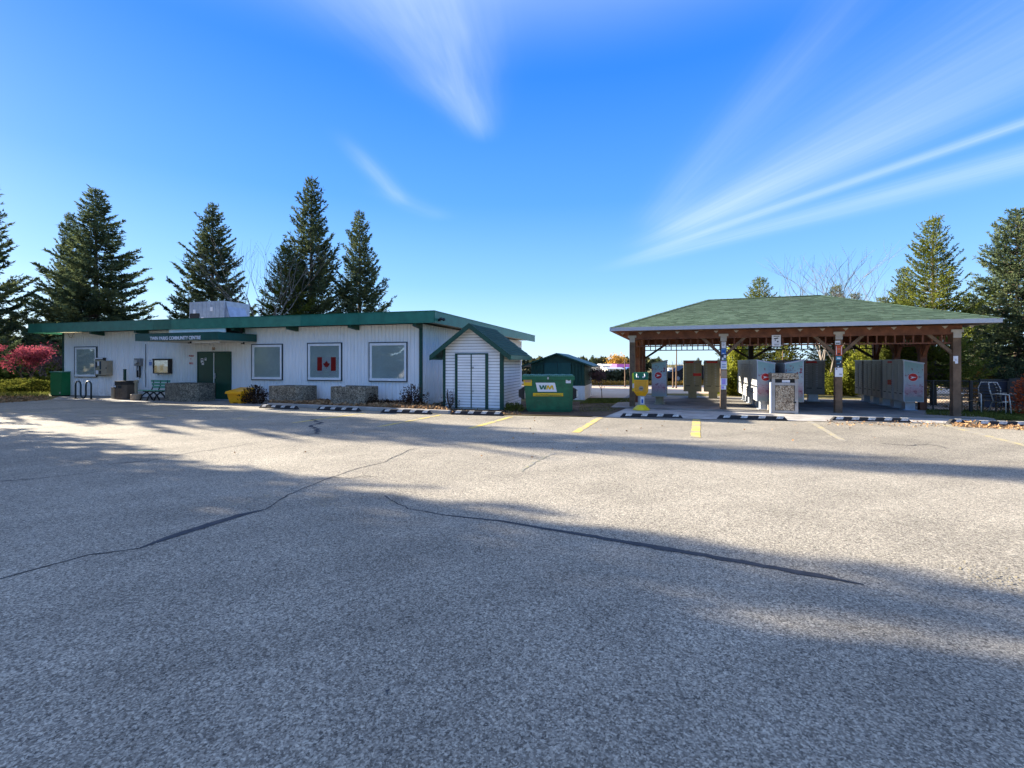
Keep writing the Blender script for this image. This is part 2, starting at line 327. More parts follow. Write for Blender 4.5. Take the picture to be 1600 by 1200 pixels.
M['grass'] = leafmat('grass_blades', (0.05, 0.075, 0.015), (0.20, 0.20, 0.05), 3.0, 0.3)
M['mauve'] = leafmat('mauve_leaves', (0.09, 0.055, 0.07), (0.17, 0.11, 0.12), 3.0, 0.2)

# ------------------------------------------------------------------ mesh helpers
class MB:
    def __init__(s): s.v = []; s.f = []
    def quad(s, *p):
        k = len(s.v); s.v += [tuple(q) for q in p]; s.f.append(tuple(range(k, k + len(p)))); return s
    def box(s, x0, x1, y0, y1, z0, z1):
        k = len(s.v)
        s.v += [(x0, y0, z0), (x1, y0, z0), (x1, y1, z0), (x0, y1, z0), (x0, y0, z1), (x1, y0, z1), (x1, y1, z1), (x0, y1, z1)]
        s.f += [(k, k+3, k+2, k+1), (k+4, k+5, k+6, k+7), (k, k+1, k+5, k+4), (k+1, k+2, k+6, k+5), (k+2, k+3, k+7, k+6), (k+3, k, k+4, k+7)]
        return s
    def prism(s, bot, top):
        """closed solid between two polygons of equal count"""
        n = len(bot); k = len(s.v); s.v += [tuple(p) for p in bot] + [tuple(p) for p in top]
        s.f.append(tuple(range(k + n - 1, k - 1, -1))); s.f.append(tuple(range(k + n, k + 2 * n)))
        for i in range(n):
            j = (i + 1) % n; s.f.append((k + i, k + j, k + n + j, k + n + i))
        return s
    def beam(s, a, b, wd, h):
        a, b = Vector(a), Vector(b); d = (b - a).normalized()
        side = d.cross(Vector((0, 0, 1)))
        if side.length < 1e-3: side = Vector((1, 0, 0))
        side.normalize(); up = side.cross(d).normalized()
        c = [(-1, -1), (1, -1), (1, 1), (-1, 1)]
        return s.prism([a + side * wd/2 * i + up * h/2 * j for i, j in c], [b + side * wd/2 * i + up * h/2 * j for i, j in c])
    def tube(s, pts, r, n=8):
        pts = [Vector(p) for p in pts]; rr = r if isinstance(r, (list, tuple)) else [r] * len(pts)
        k0 = len(s.v); prev = None
        for i, p in enumerate(pts):
            d = (pts[min(i + 1, len(pts) - 1)] - pts[max(i - 1, 0)]).normalized()
            if prev is None:
                a = Vector((0, 0, 1)) if abs(d.z) < 0.9 else Vector((1, 0, 0)); sd = d.cross(a).normalized()
            else: sd = (prev - d * prev.dot(d)).normalized()
            prev = sd; up = d.cross(sd)
            for j in range(n):
                t = 2 * math.pi * j / n; s.v.append(tuple(p + (sd * math.cos(t) + up * math.sin(t)) * rr[i]))
        for i in range(len(pts) - 1):
            for j in range(n):
                a = k0 + i * n + j; b = k0 + i * n + (j + 1) % n; s.f.append((a, b, b + n, a + n))
        s.f.append(tuple(range(k0 + n - 1, k0 - 1, -1))); e = k0 + (len(pts) - 1) * n; s.f.append(tuple(range(e, e + n)))
        return s
    def lathe(s, prof, cx=0, cy=0, n=16, ph=0.0):
        k0 = len(s.v)
        for r, z in prof:
            for j in range(n):
                t = 2 * math.pi * j / n + ph; s.v.append((cx + r * math.cos(t), cy + r * math.sin(t), z))
        for i in range(len(prof) - 1):
            for j in range(n):
                a = k0 + i * n + j; b = k0 + i * n + (j + 1) % n; s.f.append((a, b, b + n, a + n))
        s.f.append(tuple(range(k0 + n - 1, k0 - 1, -1))); e = k0 + (len(prof) - 1) * n; s.f.append(tuple(range(e, e + n)))
        return s
    def disc(s, cx, cz, y, r, n=28, rx=None):
        return s.quad(*[(cx + (rx or r) * math.cos(2*math.pi*i/n), y, cz + r * math.sin(2*math.pi*i/n)) for i in range(n)])
    def build(s, name, m, parent=None, smooth=False, bevel=0.0):
        me = bpy.data.meshes.new(name); me.from_pydata(s.v, [], s.f)
        if m: me.materials.append(m)
        if smooth: me.polygons.foreach_set('use_smooth', [True] * len(me.polygons))
        me.update()
        o = bpy.data.objects.new(name, me); COL.objects.link(o)
        if parent: o.parent = parent
        if bevel:
            b = o.modifiers.new('bevel', 'BEVEL'); b.width = bevel; b.segments = 2; b.limit_method = 'ANGLE'
        return o
def npmesh(name, V, Fq, m, parent=None):
    V = np.asarray(V, dtype=np.float32); Fq = np.asarray(Fq, dtype=np.int32)
    me = bpy.data.meshes.new(name); nf, k = Fq.shape
    me.vertices.add(len(V)); me.vertices.foreach_set('co', V.ravel())
    me.loops.add(nf * k); me.loops.foreach_set('vertex_index', Fq.ravel())
    me.polygons.add(nf); me.polygons.foreach_set('loop_start', np.arange(0, nf * k, k, dtype=np.int32))
    me.update(calc_edges=True); me.validate(); me.materials.append(m)
    o = bpy.data.objects.new(name, me); COL.objects.link(o)
    if parent: o.parent = parent
    return o
def tag(o, label=None, cat=None, group=None, kind=None):
    if label: o['label'] = label
    if cat: o['category'] = cat
    if group: o['group'] = group
    if kind: o['kind'] = kind
    return o
def empty(name, loc, rz=0.0, label=None, cat=None, group=None):
    o = bpy.data.objects.new(name, None); COL.objects.link(o); o.location = loc; o.rotation_euler = (0, 0, rz)
    o.empty_display_size = 0.2
    return tag(o, label, cat, group)
def copy_tree(o, parent=None):
    c = o.copy(); COL.objects.link(c)
    if parent: c.parent = parent
    for k in ('label', 'category', 'group'):
        pass
    for ch in list(o.children): copy_tree(ch, c)
    return c
def gp(px, py, z=0.0):
    Y = (EYE - z) * F / (py - HY); return Vector(((px - 800) / F * Y, Y, z))
class Frame:
    """a plan frame: local x runs right along a facade, local y runs into depth"""
    def __init__(s, ox, oy, deg):
        s.ox, s.oy, s.a = ox, oy, R(deg); s.u = (math.cos(s.a), -math.sin(s.a)); s.v = (math.sin(s.a), math.cos(s.a)); s.rz = -s.a
    def w(s, lx, ly, z=0.0): return Vector((s.ox + s.u[0]*lx + s.v[0]*ly, s.oy + s.u[1]*lx + s.v[1]*ly, z))
    def lx(s, px, ly=0.0):
        k = (px - 800) / F
        return (k * (s.oy + s.v[1]*ly) - s.ox - s.v[0]*ly) / (s.u[0] - k * s.u[1])
    def z(s, px, py, ly=0.0):
        return EYE + (HY - py) / F * s.w(s.lx(px, ly), ly).y
    def local(s, x, y):
        dx, dy = x - s.ox, y - s.oy; return (dx*s.u[0] + dy*s.u[1], dx*s.v[0] + dy*s.v[1])
    def root(s, name, label, cat, lx=0.0, ly=0.0, z=0.0, turn=0.0, group=None):
        return empty(name, s.w(lx, ly, z), s.rz + turn, label, cat, group)
def text(body, size, m, parent, loc, rot=(R(90), 0, 0), depth=0.004, align='LEFT', sx=1.0, name='lettering'):
    c = bpy.data.curves.new(name, 'FONT'); c.body = body; c.size = size; c.extrude = depth; c.align_x = align; c.offset = .006 if size > .15 else 0.0
    t = bpy.data.objects.new('tmp_text', c); COL.objects.link(t)
    dg = bpy.context.evaluated_depsgraph_get(); dg.update()
    me = bpy.data.meshes.new_from_object(t.evaluated_get(dg)); me.name = name
    bpy.data.objects.remove(t); me.materials.clear(); me.materials.append(m)
    o = bpy.data.objects.new(name, me); COL.objects.link(o); o.parent = parent
    o.location = loc; o.rotation_euler = rot; o.scale = (sx, 1, 1); o['kind'] = 'stuff'
    return o

# ------------------------------------------------------------------ ground, paving, markings
def sheet(name, pts, z, m, label=None):
    b = MB(); b.quad(*[(p[0], p[1], z) for p in pts]); o = b.build(name, m); return tag(o, label, kind='structure')
# terrain: level, then dropping gently beyond the far hedge
b = MB(); ys = [-160, -40, 0, 20, 45, 62, 90, 200, 900]; zs = [0, 0, 0, 0, 0, -1.35, -1.5, -1.6, -1.8]; xs = [-900, -60, 0, 60, 900]
for j, y in enumerate(ys):
    for x in xs: b.v.append((x, y, zs[j] - 0.004))
for j in range(len(ys) - 1):
    for i in range(len(xs) - 1):
        a = j * len(xs) + i; b.f.append((a, a + 1, a + len(xs) + 1, a + len(xs)))
tag(b.build('ground', M['ground']), 'dry yellow grass ground reaching the horizon', kind='structure')
edge = [gp(*p) for p in [(-260, 637), (0, 629.5), (80, 624.5), (165, 627), (310, 631.5), (466, 637), (600, 643), (700, 647.5), (905, 651.5), (1197, 657), (1600, 664.5), (1900, 672)]]
sheet('parking_lot', [(-70, edge[0].y), (-70, -60), (60, -60), (60, edge[-1].y)] + [(p.x, p.y) for p in reversed(edge)], 0.0, M['asphalt'], 'worn grey chip-seal asphalt of the parking lot')
def ribbon(name, pts, wd, z, m, label, seed=1, jit=0.3, wob=0.01):
    rnd = random.Random(seed); P = [gp(*p) for p in pts]; W = wd if isinstance(wd, (list, tuple)) else [wd] * len(P)
    Q = []; WW = []
    for i in range(len(P) - 1):
        n = max(1, int((P[i+1] - P[i]).length / (0.09 if 'crack' in name or 'seam' in name else 0.18)))
        for k in range(n):
            t = k / n; Q.append(P[i].lerp(P[i+1], t)); WW.append(W[i] + (W[i+1] - W[i]) * t)
    Q.append(P[-1]); WW.append(W[-1])
    b = MB(); L = []
    for i, q in enumerate(Q):
        d = (Q[min(i+1, len(Q)-1)] - Q[max(i-1, 0)]).normalized(); s = Vector((-d.y, d.x, 0))
        q = q + s * rnd.uniform(-wob, wob)
        a = WW[i] * 0.5 * (1 + rnd.uniform(-jit, jit)); c = WW[i] * 0.5 * (1 + rnd.uniform(-jit, jit))
        L.append(((q + s*a).x, (q + s*a).y, z)); L.append(((q - s*c).x, (q - s*c).y, z))
    b.v = L; b.f = [(2*i, 2*i+1, 2*i+3, 2*i+2) for i in range(len(Q) - 1)]
    return tag(b.build(name, m), label, kind='structure')
lines = [((1088.3, 655), (1086.5, 683.5), .20, 'yellow_line'), ((938, 652.5), (899, 676), .17, 'yellow_line'), ((800, 651), (735, 669.5), .15, 'yellow_line'),
         ((688, 648.5), (592, 667), .12, 'yellow_line'), ((1262, 656.5), (1318, 689), .13, 'yellow_faded'), ((1462, 661), (1640, 706), .15, 'yellow_faded'),
         ((570, 645.5), (457, 661), .11, 'yellow_line'), ((470, 643), (345, 656.5), .10, 'yellow_faded'), ((370, 640), (220, 654), .11, 'yellow_faded'),
         ((220, 654), (65, 645), .11, 'yellow_faded'), ((65, 645), (-40, 640), .11, 'yellow_faded'), ((290, 637), (140, 648.5), .10, 'yellow_faded'), ((215, 634), (60, 644), .10, 'yellow_faded')]
for i, (a, c, wd, m) in enumerate(lines):
    ribbon('painted_line', [a, c], wd, 0.005, M[m], None, seed=i, jit=0.07, wob=0.004)
for i, (x, y, r_) in enumerate([(390, 779, .22), (510, 781, .15), (622, 780, .10), (1553, 905, .15)]):
    c = gp(x, y); b = MB(); rnd = random.Random(40 + i)
    for k in range(170):
        q, t, z_ = rnd.gauss(0, r_*.6), rnd.gauss(0, r_*.8), rnd.uniform(.004, .010); cx, cy = c.x + q, c.y + t
        b.quad(*[(cx + z_*math.cos(v + k)*rnd.uniform(.6, 1.3), cy + z_*math.sin(v + k), .005) for v in (0, 1.3, 2.6, 3.9, 5.2)])
    tag(b.build('paint_flecks', M['yellow_faded']), 'faded flecks of yellow paint on the asphalt', kind='stuff')
ribbon('tar_seam', [(218, 857), (262, 841), (330, 819), (372, 806), (412, 797)], [.02, .085, .10, .09, .02], 0.0045, M['tar'], 'dark tar seal along a pavement crack', 3, .25, .006)
ribbon('tar_seam', [(640, 795), (700, 806), (780, 814), (850, 826), (930, 839), (1010, 853), (1100, 868), (1190, 884), (1280, 900), (1350, 914)], [.008, .015, .03, .045, .06, .075, .08, .08, .07, .01], 0.0045, M['tar'], 'long dark tar seal curving across the foreground', 4, .25, .006)
ribbon('tar_seam', [(488, 655), (500, 661), (486, 666), (497, 672), (494, 678)], .09, 0.0045, M['tar'], None, 5, .6, .05)
ribbon('pavement_crack', [(-60, 922), (0, 905), (70, 886), (140, 867), (218, 857)], .014, 0.004, M['crack'], None, 6, .5, .012)
ribbon('pavement_crack', [(412, 797), (450, 773), (520, 745), (560, 732), (600, 722), (618, 713), (640, 703), (670, 697), (740, 692), (870, 692)], .017, 0.004, M['crack'], None, 7, .7, .018)
ribbon('pavement_crack', [(520, 745), (545, 748), (575, 743), (590, 746)], .012, 0.004, M['crack'], None, 17, .7, .03)
ribbon('pavement_crack', [(600, 775), (618, 784), (640, 795)], .022, 0.004, M['crack'], None, 19, .7, .03)
ribbon('pavement_crack', [(170, 726), (230, 720), (310, 706), (400, 692), (490, 678)], .018, 0.004, M['crack'], None, 8, .5, .03)
ribbon('pavement_crack', [(815, 737), (835, 722), (866, 708)], .05, 0.004, M['yellow_ghost'], None, 9, .5, .03)
ribbon('pavement_crack', [(0, 752), (60, 748), (160, 737)], .015, 0.004, M['crack'], None, 10, .5, .03)
ribbon('pavement_crack', [(1378, 693), (1420, 696), (1450, 694), (1480, 701)], .03, 0.004, M['crack'], None, 11, .6, .04)

B = Frame(-21.7, 22.6, 15.83); BL = 19.07; BD = 14.6          # community centre
P = Frame(4.30, 16.69, 19.4); PS = [0, 2.97, 6.25, 9.17]; PD = 5.8   # mailbox pavilion
# pavement before the building entrance
A0 = gp(60, 625); pv = [gp(80, 624.7), gp(165, 627.2), gp(310, 631.7), gp(425, 635.6)]
e2 = B.w(B.lx(425, 0.3), 0.3); e1 = B.w(-0.6, 0.3)
sheet('sidewalk', [(p.x, p.y) for p in pv] + [(e2.x, e2.y), (e1.x, e1.y)], 0.008, M['concrete_dark'], 'old concrete walk along the front of the building')
# planting bed with a concrete kerb
kl = [gp(*p) for p in [(418, 634.6), (466, 636.6), (600, 642.6), (700, 647.1)]]
bk = MB()
for i in range(len(kl) - 1):
    a, c = kl[i], kl[i+1]; d = (c - a).normalized(); n_ = Vector((-d.y, d.x, 0)) * 0.16
    if i == 0: a0 = a
    bk.prism([a, c, c + n_, a + n_], [a + Vector((0,0,.11)), c + Vector((0,0,.11)), c + n_ + Vector((0,0,.11)), a + n_ + Vector((0,0,.11))])
tag(bk.build('kerb', M['concrete']), 'pale concrete kerb in front of the leaf-strewn planting bed', kind='structure')
bed = [kl[0] + Vector((0, .2, 0)), kl[3] + Vector((0.1, .15, 0)), gp(945, 652), gp(985, 636), gp(925, 628), gp(830, 628)]
sheet('planting_bed', [(p.x, p.y) for p in bed] + [tuple(B.w(BL + 1.2, 3.0))[:2], tuple(B.w(BL, 0.3))[:2], tuple(B.w(B.lx(418, .3), .3))[:2]], 0.02, M['soil'], 'brown soil bed strewn with leaves before the white building')
# pavilion slab and apron
ap = [gp(925, 652.2), gp(1197, 657.2), gp(1500, 662.6)]
q = [P.w(9.9, -1.0), P.w(9.9, -0.45), P.w(-0.75, -0.45), gp(958, 644)]
sheet('apron', [(p.x, p.y) for p in ap + q], 0.012, M['concrete'], 'pale concrete apron in front of the mailbox shelter')
b = MB(); cs = [P.w(-0.7, -0.44), P.w(9.85, -0.44), P.w(9.85, PD + .6), P.w(-0.7, PD + .6)]
b.prism([(p.x, p.y, -0.05) for p in cs], [(p.x, p.y, 0.045) for p in cs])
tag(b.build('slab', M['concrete_dark']), 'concrete slab under the mailbox shelter', kind='structure')
# grounds beyond
sheet('dirt_lot', [(-6, 21.5), (5.2, 20.6), (6.5, 24.5), (14, 24.0), (30, 24), (44, 33), (-14, 33)], 0.004, M['dirt'], 'pale pinkish dirt lot behind the buildings')
sheet('grass_verge', [(2.6, 19.2), (5.4, 19.0), (6.0, 21.0), (4.5, 21.3), (1.0, 20.9)], 0.012, M['green_ground'], 'strip of grass beside the green shed')
sheet('grass_verge', [tuple(P.w(9.9, -0.3))[:2], (26, 12.2), (26, 15.8), tuple(P.w(10.0, 2.4))[:2]], 0.010, M['green_ground'], 'grass strip along the chain-link fence')
sheet('far_track', [(-60, 40), (-60, 36), (60, 36), (60, 40)], 0.006, M['dirt'], 'pale track across the field')
sheet('dirt_lot', [(14.6, 15.8), (32, 15.8), (32, 23.4), (16.8, 23.4)], 0.006, M['dirt'], 'sunny pale yard behind the fence')

# ------------------------------------------------------------------ community centre
bc = B.root('community_centre', 'long low white building with vertical siding and green flat-roof fascia', 'building')
def ribbed(L, z0, z1, pitch=0.152, groove=0.030, dep=0.030):
    """vertical boards with recessed joints; local x along, faces -y"""
    b = MB(); n = int(round(L / pitch)); pr = []
    for i in range(n):
        x = i * L / n; pr += [(x, dep), (x + groove*.35, 0), (x + L/n - groove*.65, 0), (x + L/n, dep)]
    k = len(pr)
    for x, y in pr: b.v += [(x, y, z0), (x, y, z1)]
    b.f = [(2*i, 2*i+2, 2*i+3, 2*i+1) for i in range(k - 1)]
    return b
def rib_joint_shade(L, z0, z1, pitch=0.152, groove=0.030, dep=0.030):  # dark strips painting the shadow lines of the grooves
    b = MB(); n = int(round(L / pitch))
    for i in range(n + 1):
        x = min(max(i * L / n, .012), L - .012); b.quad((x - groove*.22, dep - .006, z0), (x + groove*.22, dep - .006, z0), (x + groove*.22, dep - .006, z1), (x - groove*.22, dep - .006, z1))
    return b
ZT, ZB = 3.44, 3.03
wl = ribbed(BL, 0.05, 3.05).build('wall', M['white_wall'], bc)
b = MB(); b.box(0, BL, 0.033, BD, 0.0, 3.05); b.build('wall_core', M['white_wall'], bc)
tag(rib_joint_shade(BL, .05, 3.05).build('joint_shade_lines', M['joint_shade'], bc), kind='stuff')
ws = ribbed(BD, 0.05, 3.05, 0.23, 0.05, 0.03).build('wall', M['white_wall'], bc); ws.location = (BL + .03, 0, 0); ws.rotation_euler = (0, 0, R(90))
b = MB(); b.box(-.01, BL + .01, -.012, 0.014, -0.02, 0.06); b.build('foundation', M['concrete_dark'], bc)
b = MB(); b.box(-1.3, BL + .76, -.6, BD + .6, ZB + .10, ZT - .03); b.build('roof', M['cream'], bc)
b = MB(); b.box(-1.3, BL + .76, -.6, BD + .6, ZT - .028, ZT - .012); b.build('roof_membrane', M['concrete_dark'], bc)
# fascia in separate lengths of slightly different paint
cuts = [44, 66, 240, 268, 347, 470, 561, 680]
fx = [-1.33] + [B.lx(p, -.63) for p in cuts[1:-1]] + [BL + .79]
fm = ['teal3', 'teal', 'teal3', 'teal2', 'teal2', 'teal', 'teal']
for i in range(len(fx) - 1):
    o = .004 * (i % 2)
    b = MB(); b.box(fx[i] + .003, fx[i+1] - .003, -.64 - o, -.602, ZB, ZT); b.build('fascia_board', M[fm[i]], bc)
b = MB(); b.box(-1.34, BL + .81, -.655, -.56, ZT + .001, ZT + .025); b.build('roof_flashing', M['teal3'], bc)
sy = [-.60, 3.1, 6.8, 10.5, BD + .6]
for i in range(4):
    b = MB(); b.box(BL + .762, BL + .80, sy[i] + .003, sy[i+1] - .003, ZB, ZT); b.build('fascia_board', M['teal'], bc)
b = MB(); b.box(BL + .74, BL + .815, -.60, BD + .61, ZT + .001, ZT + .025); b.build('roof_flashing', M['teal3'], bc)
b = MB(); b.box(-1.34, -1.302, -.60, BD + .6, ZB, ZT); b.build('fascia_board', M['teal'], bc)
for px in [160, 229, 379, 463, 558, 657]:
    x = B.lx(px, -.05)
    b = MB(); b.prism([(x-.07, 0, ZB-.16), (x+.07, 0, ZB-.16), (x+.07, -.55, ZB-.10), (x-.07, -.55, ZB-.10)], [(x-.07, 0, ZB+.09), (x+.07, 0, ZB+.09), (x+.07, -.55, ZB+.09), (x-.07, -.55, ZB+.09)])
    b.build('roof_beam', M['dark_green'], bc)
for px0, px1 in [(655.5, 663)]:
    b = MB(); b.box(BL - .10, BL + .035, -.035, .0, 0.02, 3.05); b.build('corner_trim', M['dark_green'], bc)
b = MB(); b.box(-.03, .05, -.03, .0, 0.02, 3.05); b.build('corner_trim', M['dark_green'], bc)
# windows
def window(pa, pb, ya, yb, flag=False):
    x0, x1 = B.lx(pa), B.lx(pb); xm = (pa + pb) / 2; z1, z0 = B.z(xm, ya), B.z(xm, yb)
    w = MB()
    t = .035
    for q in [(x0, x1, z1 - t, z1), (x0, x1, z0, z0 + t)]: w.box(q[0], q[1], -.05, 0, q[2], q[3])
    for q in [(x0, x0 + t), (x1 - t, x1)]: w.box(q[0], q[1], -.05, 0, z0 + t, z1 - t)
    w = w.build('window', M['trim_dark'], bc)
    f = MB(); a, c, d, e = x0 + t, x1 - t, z0 + t, z1 - t; s = .095
    f.box(a, c, -.042, 0, e - s, e); f.box(a, c, -.055, 0, d, d + s); f.box(a, a + s, -.040, 0, d + s, e - s); f.box(c - s, c, -.040, 0, d + s, e - s)
    f.build('frame', M['white_paint'], w)
    g = MB(); g.box(a + s, c - s, -.028, -.022, d + s, e - s); g.build('pane', M['glass'], w)
    bl = MB(); bl.box(a + s, c - s, -.006, -.002, d + s, e - s); bl.build('blind', M['blind'], w)
    if flag:
        fa, fb = B.lx(496), B.lx(525); ft, fz = B.z(510, 558), B.z(510, 579.5)
        wd, hh = fb - fa, ft - fz
        k = MB(); k.box(fa, fb, -.011, -.008, fz, ft); k.build('flag_field', M['paper'], w)
        k = MB(); k.box(fa, fa + wd*.26, -.0145, -.0115, fz, ft); k.build('flag_bar', M['flag_red'], w)
        k = MB(); k.box(fb - wd*.26, fb, -.0145, -.0115, fz, ft); k.build('flag_bar', M['flag_red'], w)
        leaf = [(0,-.5),(.03,-.5),(.02,-.28),(.25,-.32),(.22,-.22),(.46,-.02),(.40,.02),(.44,.17),(.30,.14),(.27,.20),(.16,.08),(.20,.32),(.11,.28),(0,.48)]
        pts = leaf + [(-x, y) for x, y in reversed(leaf[1:-1])]
        cx, cz = (fa + fb)/2, (fz + ft)/2 - .02; h = hh * .62
        k = MB(); c0 = len(k.v); k.v.append((cx, -.0146, cz))
        for x, y in pts: k.v.append((cx + x*h, -.0146, cz + y*h))
        n = len(pts); k.f = [(0, 1 + i, 1 + (i+1) % n) for i in range(n)]; k.build('maple_leaf', M['flag_red'], w)
        # folded lower edge of the cloth
        k = MB(); k.box(fa, fa + wd*.34, -.0107, -.008, fz - hh*.32, fz - .001); k.build('flag_fold', M['paper'], w)
        k = MB(); k.box(fb - wd*.40, fb, -.0107, -.008, fz - hh*.38, fz - .001); k.build('flag_fold', M['paper'], w)
window(117.5, 152.5, 541.5, 589.5)
window(394, 442.5, 537.5, 594)
window(481, 535, 535.5, 595, True)
window(577, 637, 534.5, 596.5, False)
# double door
dx0, dx1 = B.lx(309.5), B.lx(362); dz = B.z(336, 549.5)
b = MB(); b.box(dx0, dx0 + .05, -.05, 0, 0.03, dz); b.box(dx1 - .05, dx1, -.05, 0, 0.03, dz); b.box(dx0, dx1, -.055, 0, dz - .05, dz + .002); b.build('door_frame', M['dark_green'], bc)
dm = (dx0 + dx1) / 2
for k, (a, c) in enumerate([(dx0 + .052, dm - .018), (dm + .018, dx1 - .052)]):
    b = MB(); b.box(a, c, -.035, -.001, 0.06, dz - .052); d = b.build('door', M['door_green'], bc)
    if k == 0:
        for (px, py, w_, h_) in [(315, 560, .14, .19), (321, 559, .10, .12), (316.5, 564.8, .12, .15)]:
            b = MB(); x, z = B.lx(px), B.z(px, py); b.box(x, x + w_, -.040, -.036, z - h_, z); b.build('notice', M['paper'], d)
            b = MB(); b.box(x + .02, x + w_ - .02, -.0425, -.0405, z - h_*.45, z - h_*.2); b.build('print', M['ink'], d)
    else:
        b = MB(); b.box(a + .03, a + .075, -.065, -.036, .92, 1.16); b.box(a + .03, a + .15, -.09, -.066, 1.02, 1.05); b.build('handle', M['steel'], d)
b = MB(); b.box(dm - .016, dm + .016, -.05, -.002, .06, dz - .052); b.build('astragal', M['white_paint'], bc)
b = MB(); b.box(dx0, dx1, -.10, -.001, 0.012, .055); b.build('threshold', M['steel'], bc)
text('50', .17, M['paper_tan'], bc, (B.lx(331.5), -.012, B.z(336, 547)), name='house_number')
# red notices lettered on the siding
for px, py, s_ in [(295.5, 557.5, 'PUSH'), (296, 569, 'BELL')]:
    t = text(s_, .115, M['red'], bc, (B.lx(px), -.012, B.z(px, py)), name='small_sign')
b = MB(); x, z = B.lx(298.5), B.z(298, 561); b.quad((x-.03, -.012, z+.03), (x+.03, -.012, z+.03), (x, -.012, z-.03)); b.build('arrow_mark', M['red'], bc)
# white board and dark recess over the canopy
x0, x1 = B.lx(264, -.6), B.lx(352, -.6); b = MB(); b.box(x0, x1, -.595, -.56, 2.78, 3.027); b.build('white_board', M['white_paint'], bc)
x0, x1 = B.lx(352.3, -.2), B.lx(379, -.2); b = MB(); b.box(x0, x1, -.24, -.20, 2.60, 3.028); b.build('dark_board', M['wood_dark'], bc)
# wedge-shaped entrance canopy
cxr, cyr = B.local(-11.07, 17.6); cxl = B.lx(211, cyr); wr = B.lx(401, -.03)
cz0, cz1 = 2.475, 2.765
b = MB(); b.prism([(cxl, cyr, cz0), (cxr, cyr, cz0), (wr, -.03, cz0), (cxl + .4, -.03, cz0)], [(cxl, cyr, cz1), (cxr, cyr, cz1), (wr, -.03, cz1), (cxl + .4, -.03, cz1)])
cn = b.build('canopy', M['dark_teal'], bc)
b = MB(); b.box(cxl + .5, cxr - .1, cyr + .15, -.06, cz0 - .02, cz0 - .004); b.build('soffit', M['cream'], cn)
b = MB(); b.prism([(cxl-.01, cyr-.015, cz1+.002), (cxr+.01, cyr-.015, cz1+.002), (wr+.03, -.03, cz1+.002), (cxl+.4, -.03, cz1+.002)], [(cxl-.01, cyr-.015, cz1+.010), (cxr+.01, cyr-.015, cz1+.010), (wr+.03, -.03, cz1+.010), (cxl+.4, -.03, cz1+.010)]); b.build('canopy_top', M['dark_teal'], cn)
tx0, tx1 = B.lx(235, cyr), B.lx(314, cyr)
t = text('TWIN PARKS COMMUNITY CENTRE', .20, M['paper'], cn, (tx0, cyr - .012, B.z(270, 530.8, cyr)), name='lettering')
wt_ = max(v.co.x for v in t.data.vertices); t.scale = ((tx1 - tx0) / wt_, .93, 1)
x0 = B.lx(303, cyr + .6)
b = MB(); b.box(x0, x0 + 1.25, cyr + .5, cyr + .66, cz0 - .085, cz0 - .022); b.build('light_fixture', M['white_paint'], cn)
for px, yy in [(297, cyr + .5), (380, -.35)]:
    x = B.lx(px, yy); b = MB(); b.box(x - .12, x + .03, yy, yy + .04, cz0 - .10, cz0 - .06); b.box(x - .01, x + .03, yy, yy + .04, cz0 - .06, cz0 - .001); b.build('hanger_bracket', M['black'], cn)
# conduit, cable loops and spot lamp on the wall
x = B.lx(228.5); pts = [(x, -.03, 2.45), (x, -.03, 1.6), (x - .03, -.03, 1.25), (x + .01, -.03, .9), (x, -.03, .5)]
b = MB(); b.tube(pts, .012, 6); b.build('cable', M['black'], bc)
x = B.lx(108); b = MB(); b.tube([(x, -.04, 3.0), (x + .12, -.05, 2.82), (x + .26, -.05, 2.80), (x + .36, -.05, 2.98)], .012, 6); b.build('cable', M['tan_metal'], bc)
b = MB(); b.box(BL + .80, BL + .86, -.30, -.20, ZB + .08, ZB + .16); b.lathe([(.03, ZB+.10), (.075, ZB+.14), (.05, ZB+.2)], BL + .93, -.35, 10); b.lathe([(.03, ZB+.10), (.075, ZB+.14), (.05, ZB+.2)], BL + .93, -.12, 10); b.build('flood_lamp', M['black'], bc)
# hose tap
x = B.lx(213.5); b = MB(); b.box(x - .02, x + .14, -.10, -.05, .76, .80); b.box(x - .03, x + .01, -.10, -.05, .68, .76); b.box(x+.05, x+.09, -.06, 0, .765, .795); b.build('hose_tap', M['black'], bc)

# rooftop unit
rt = B.root('rooftop_unit', 'grey galvanised ventilation unit standing on the flat roof', 'ventilation unit', B.lx(296, 3.0), 3.0, ZT)
x1 = B.lx(350, 3.0) - B.lx(296, 3.0); x2 = B.lx(367, 3.6) - B.lx(296, 3.0)
zt = B.z(325, 471, 3.0) - ZT
b = MB(); b.prism([(0, 0, 0), (x1, 0, 0), (x1, 1.6, 0), (0, 1.6, 0)], [(0, 0, zt), (x1, 0, zt), (x1, 1.6, zt), (0, 1.6, zt)]); b.build('housing', M['galv'], rt)
b = MB(); b.prism([(x1 + .004, .1, 0), (x2 + .35, .1, 0), (x2 + .35, 1.3, 0), (x1 + .004, 1.3, 0)], [(x1 + .004, .1, zt - .02), (x2 - .1, .1, zt - .14), (x2 - .1, 1.3, zt - .14), (x1 + .004, 1.3, zt - .02)]); b.build('hood', M['galv'], rt)
for i in range(1, 8):
    b = MB(); xx = x1 * i / 8; b.box(xx - .012, xx + .012, -.012, 0, .02, zt - .01); b.build('seam', M['galv'], rt)
b = MB(); b.box(.05, x1*.30, -.02, -.004, .08, zt*.55); b.build('louvre_panel', M['black'], rt)
for a, z_ in [(.12, .55), (.52, .2), (.62, .62), (.36, .25)]:
    b = MB(); b.box(x1*a, x1*a + .16, -.026, -.013, zt*z_, zt*z_ + .2); b.build('white_label', M['paper'], rt)

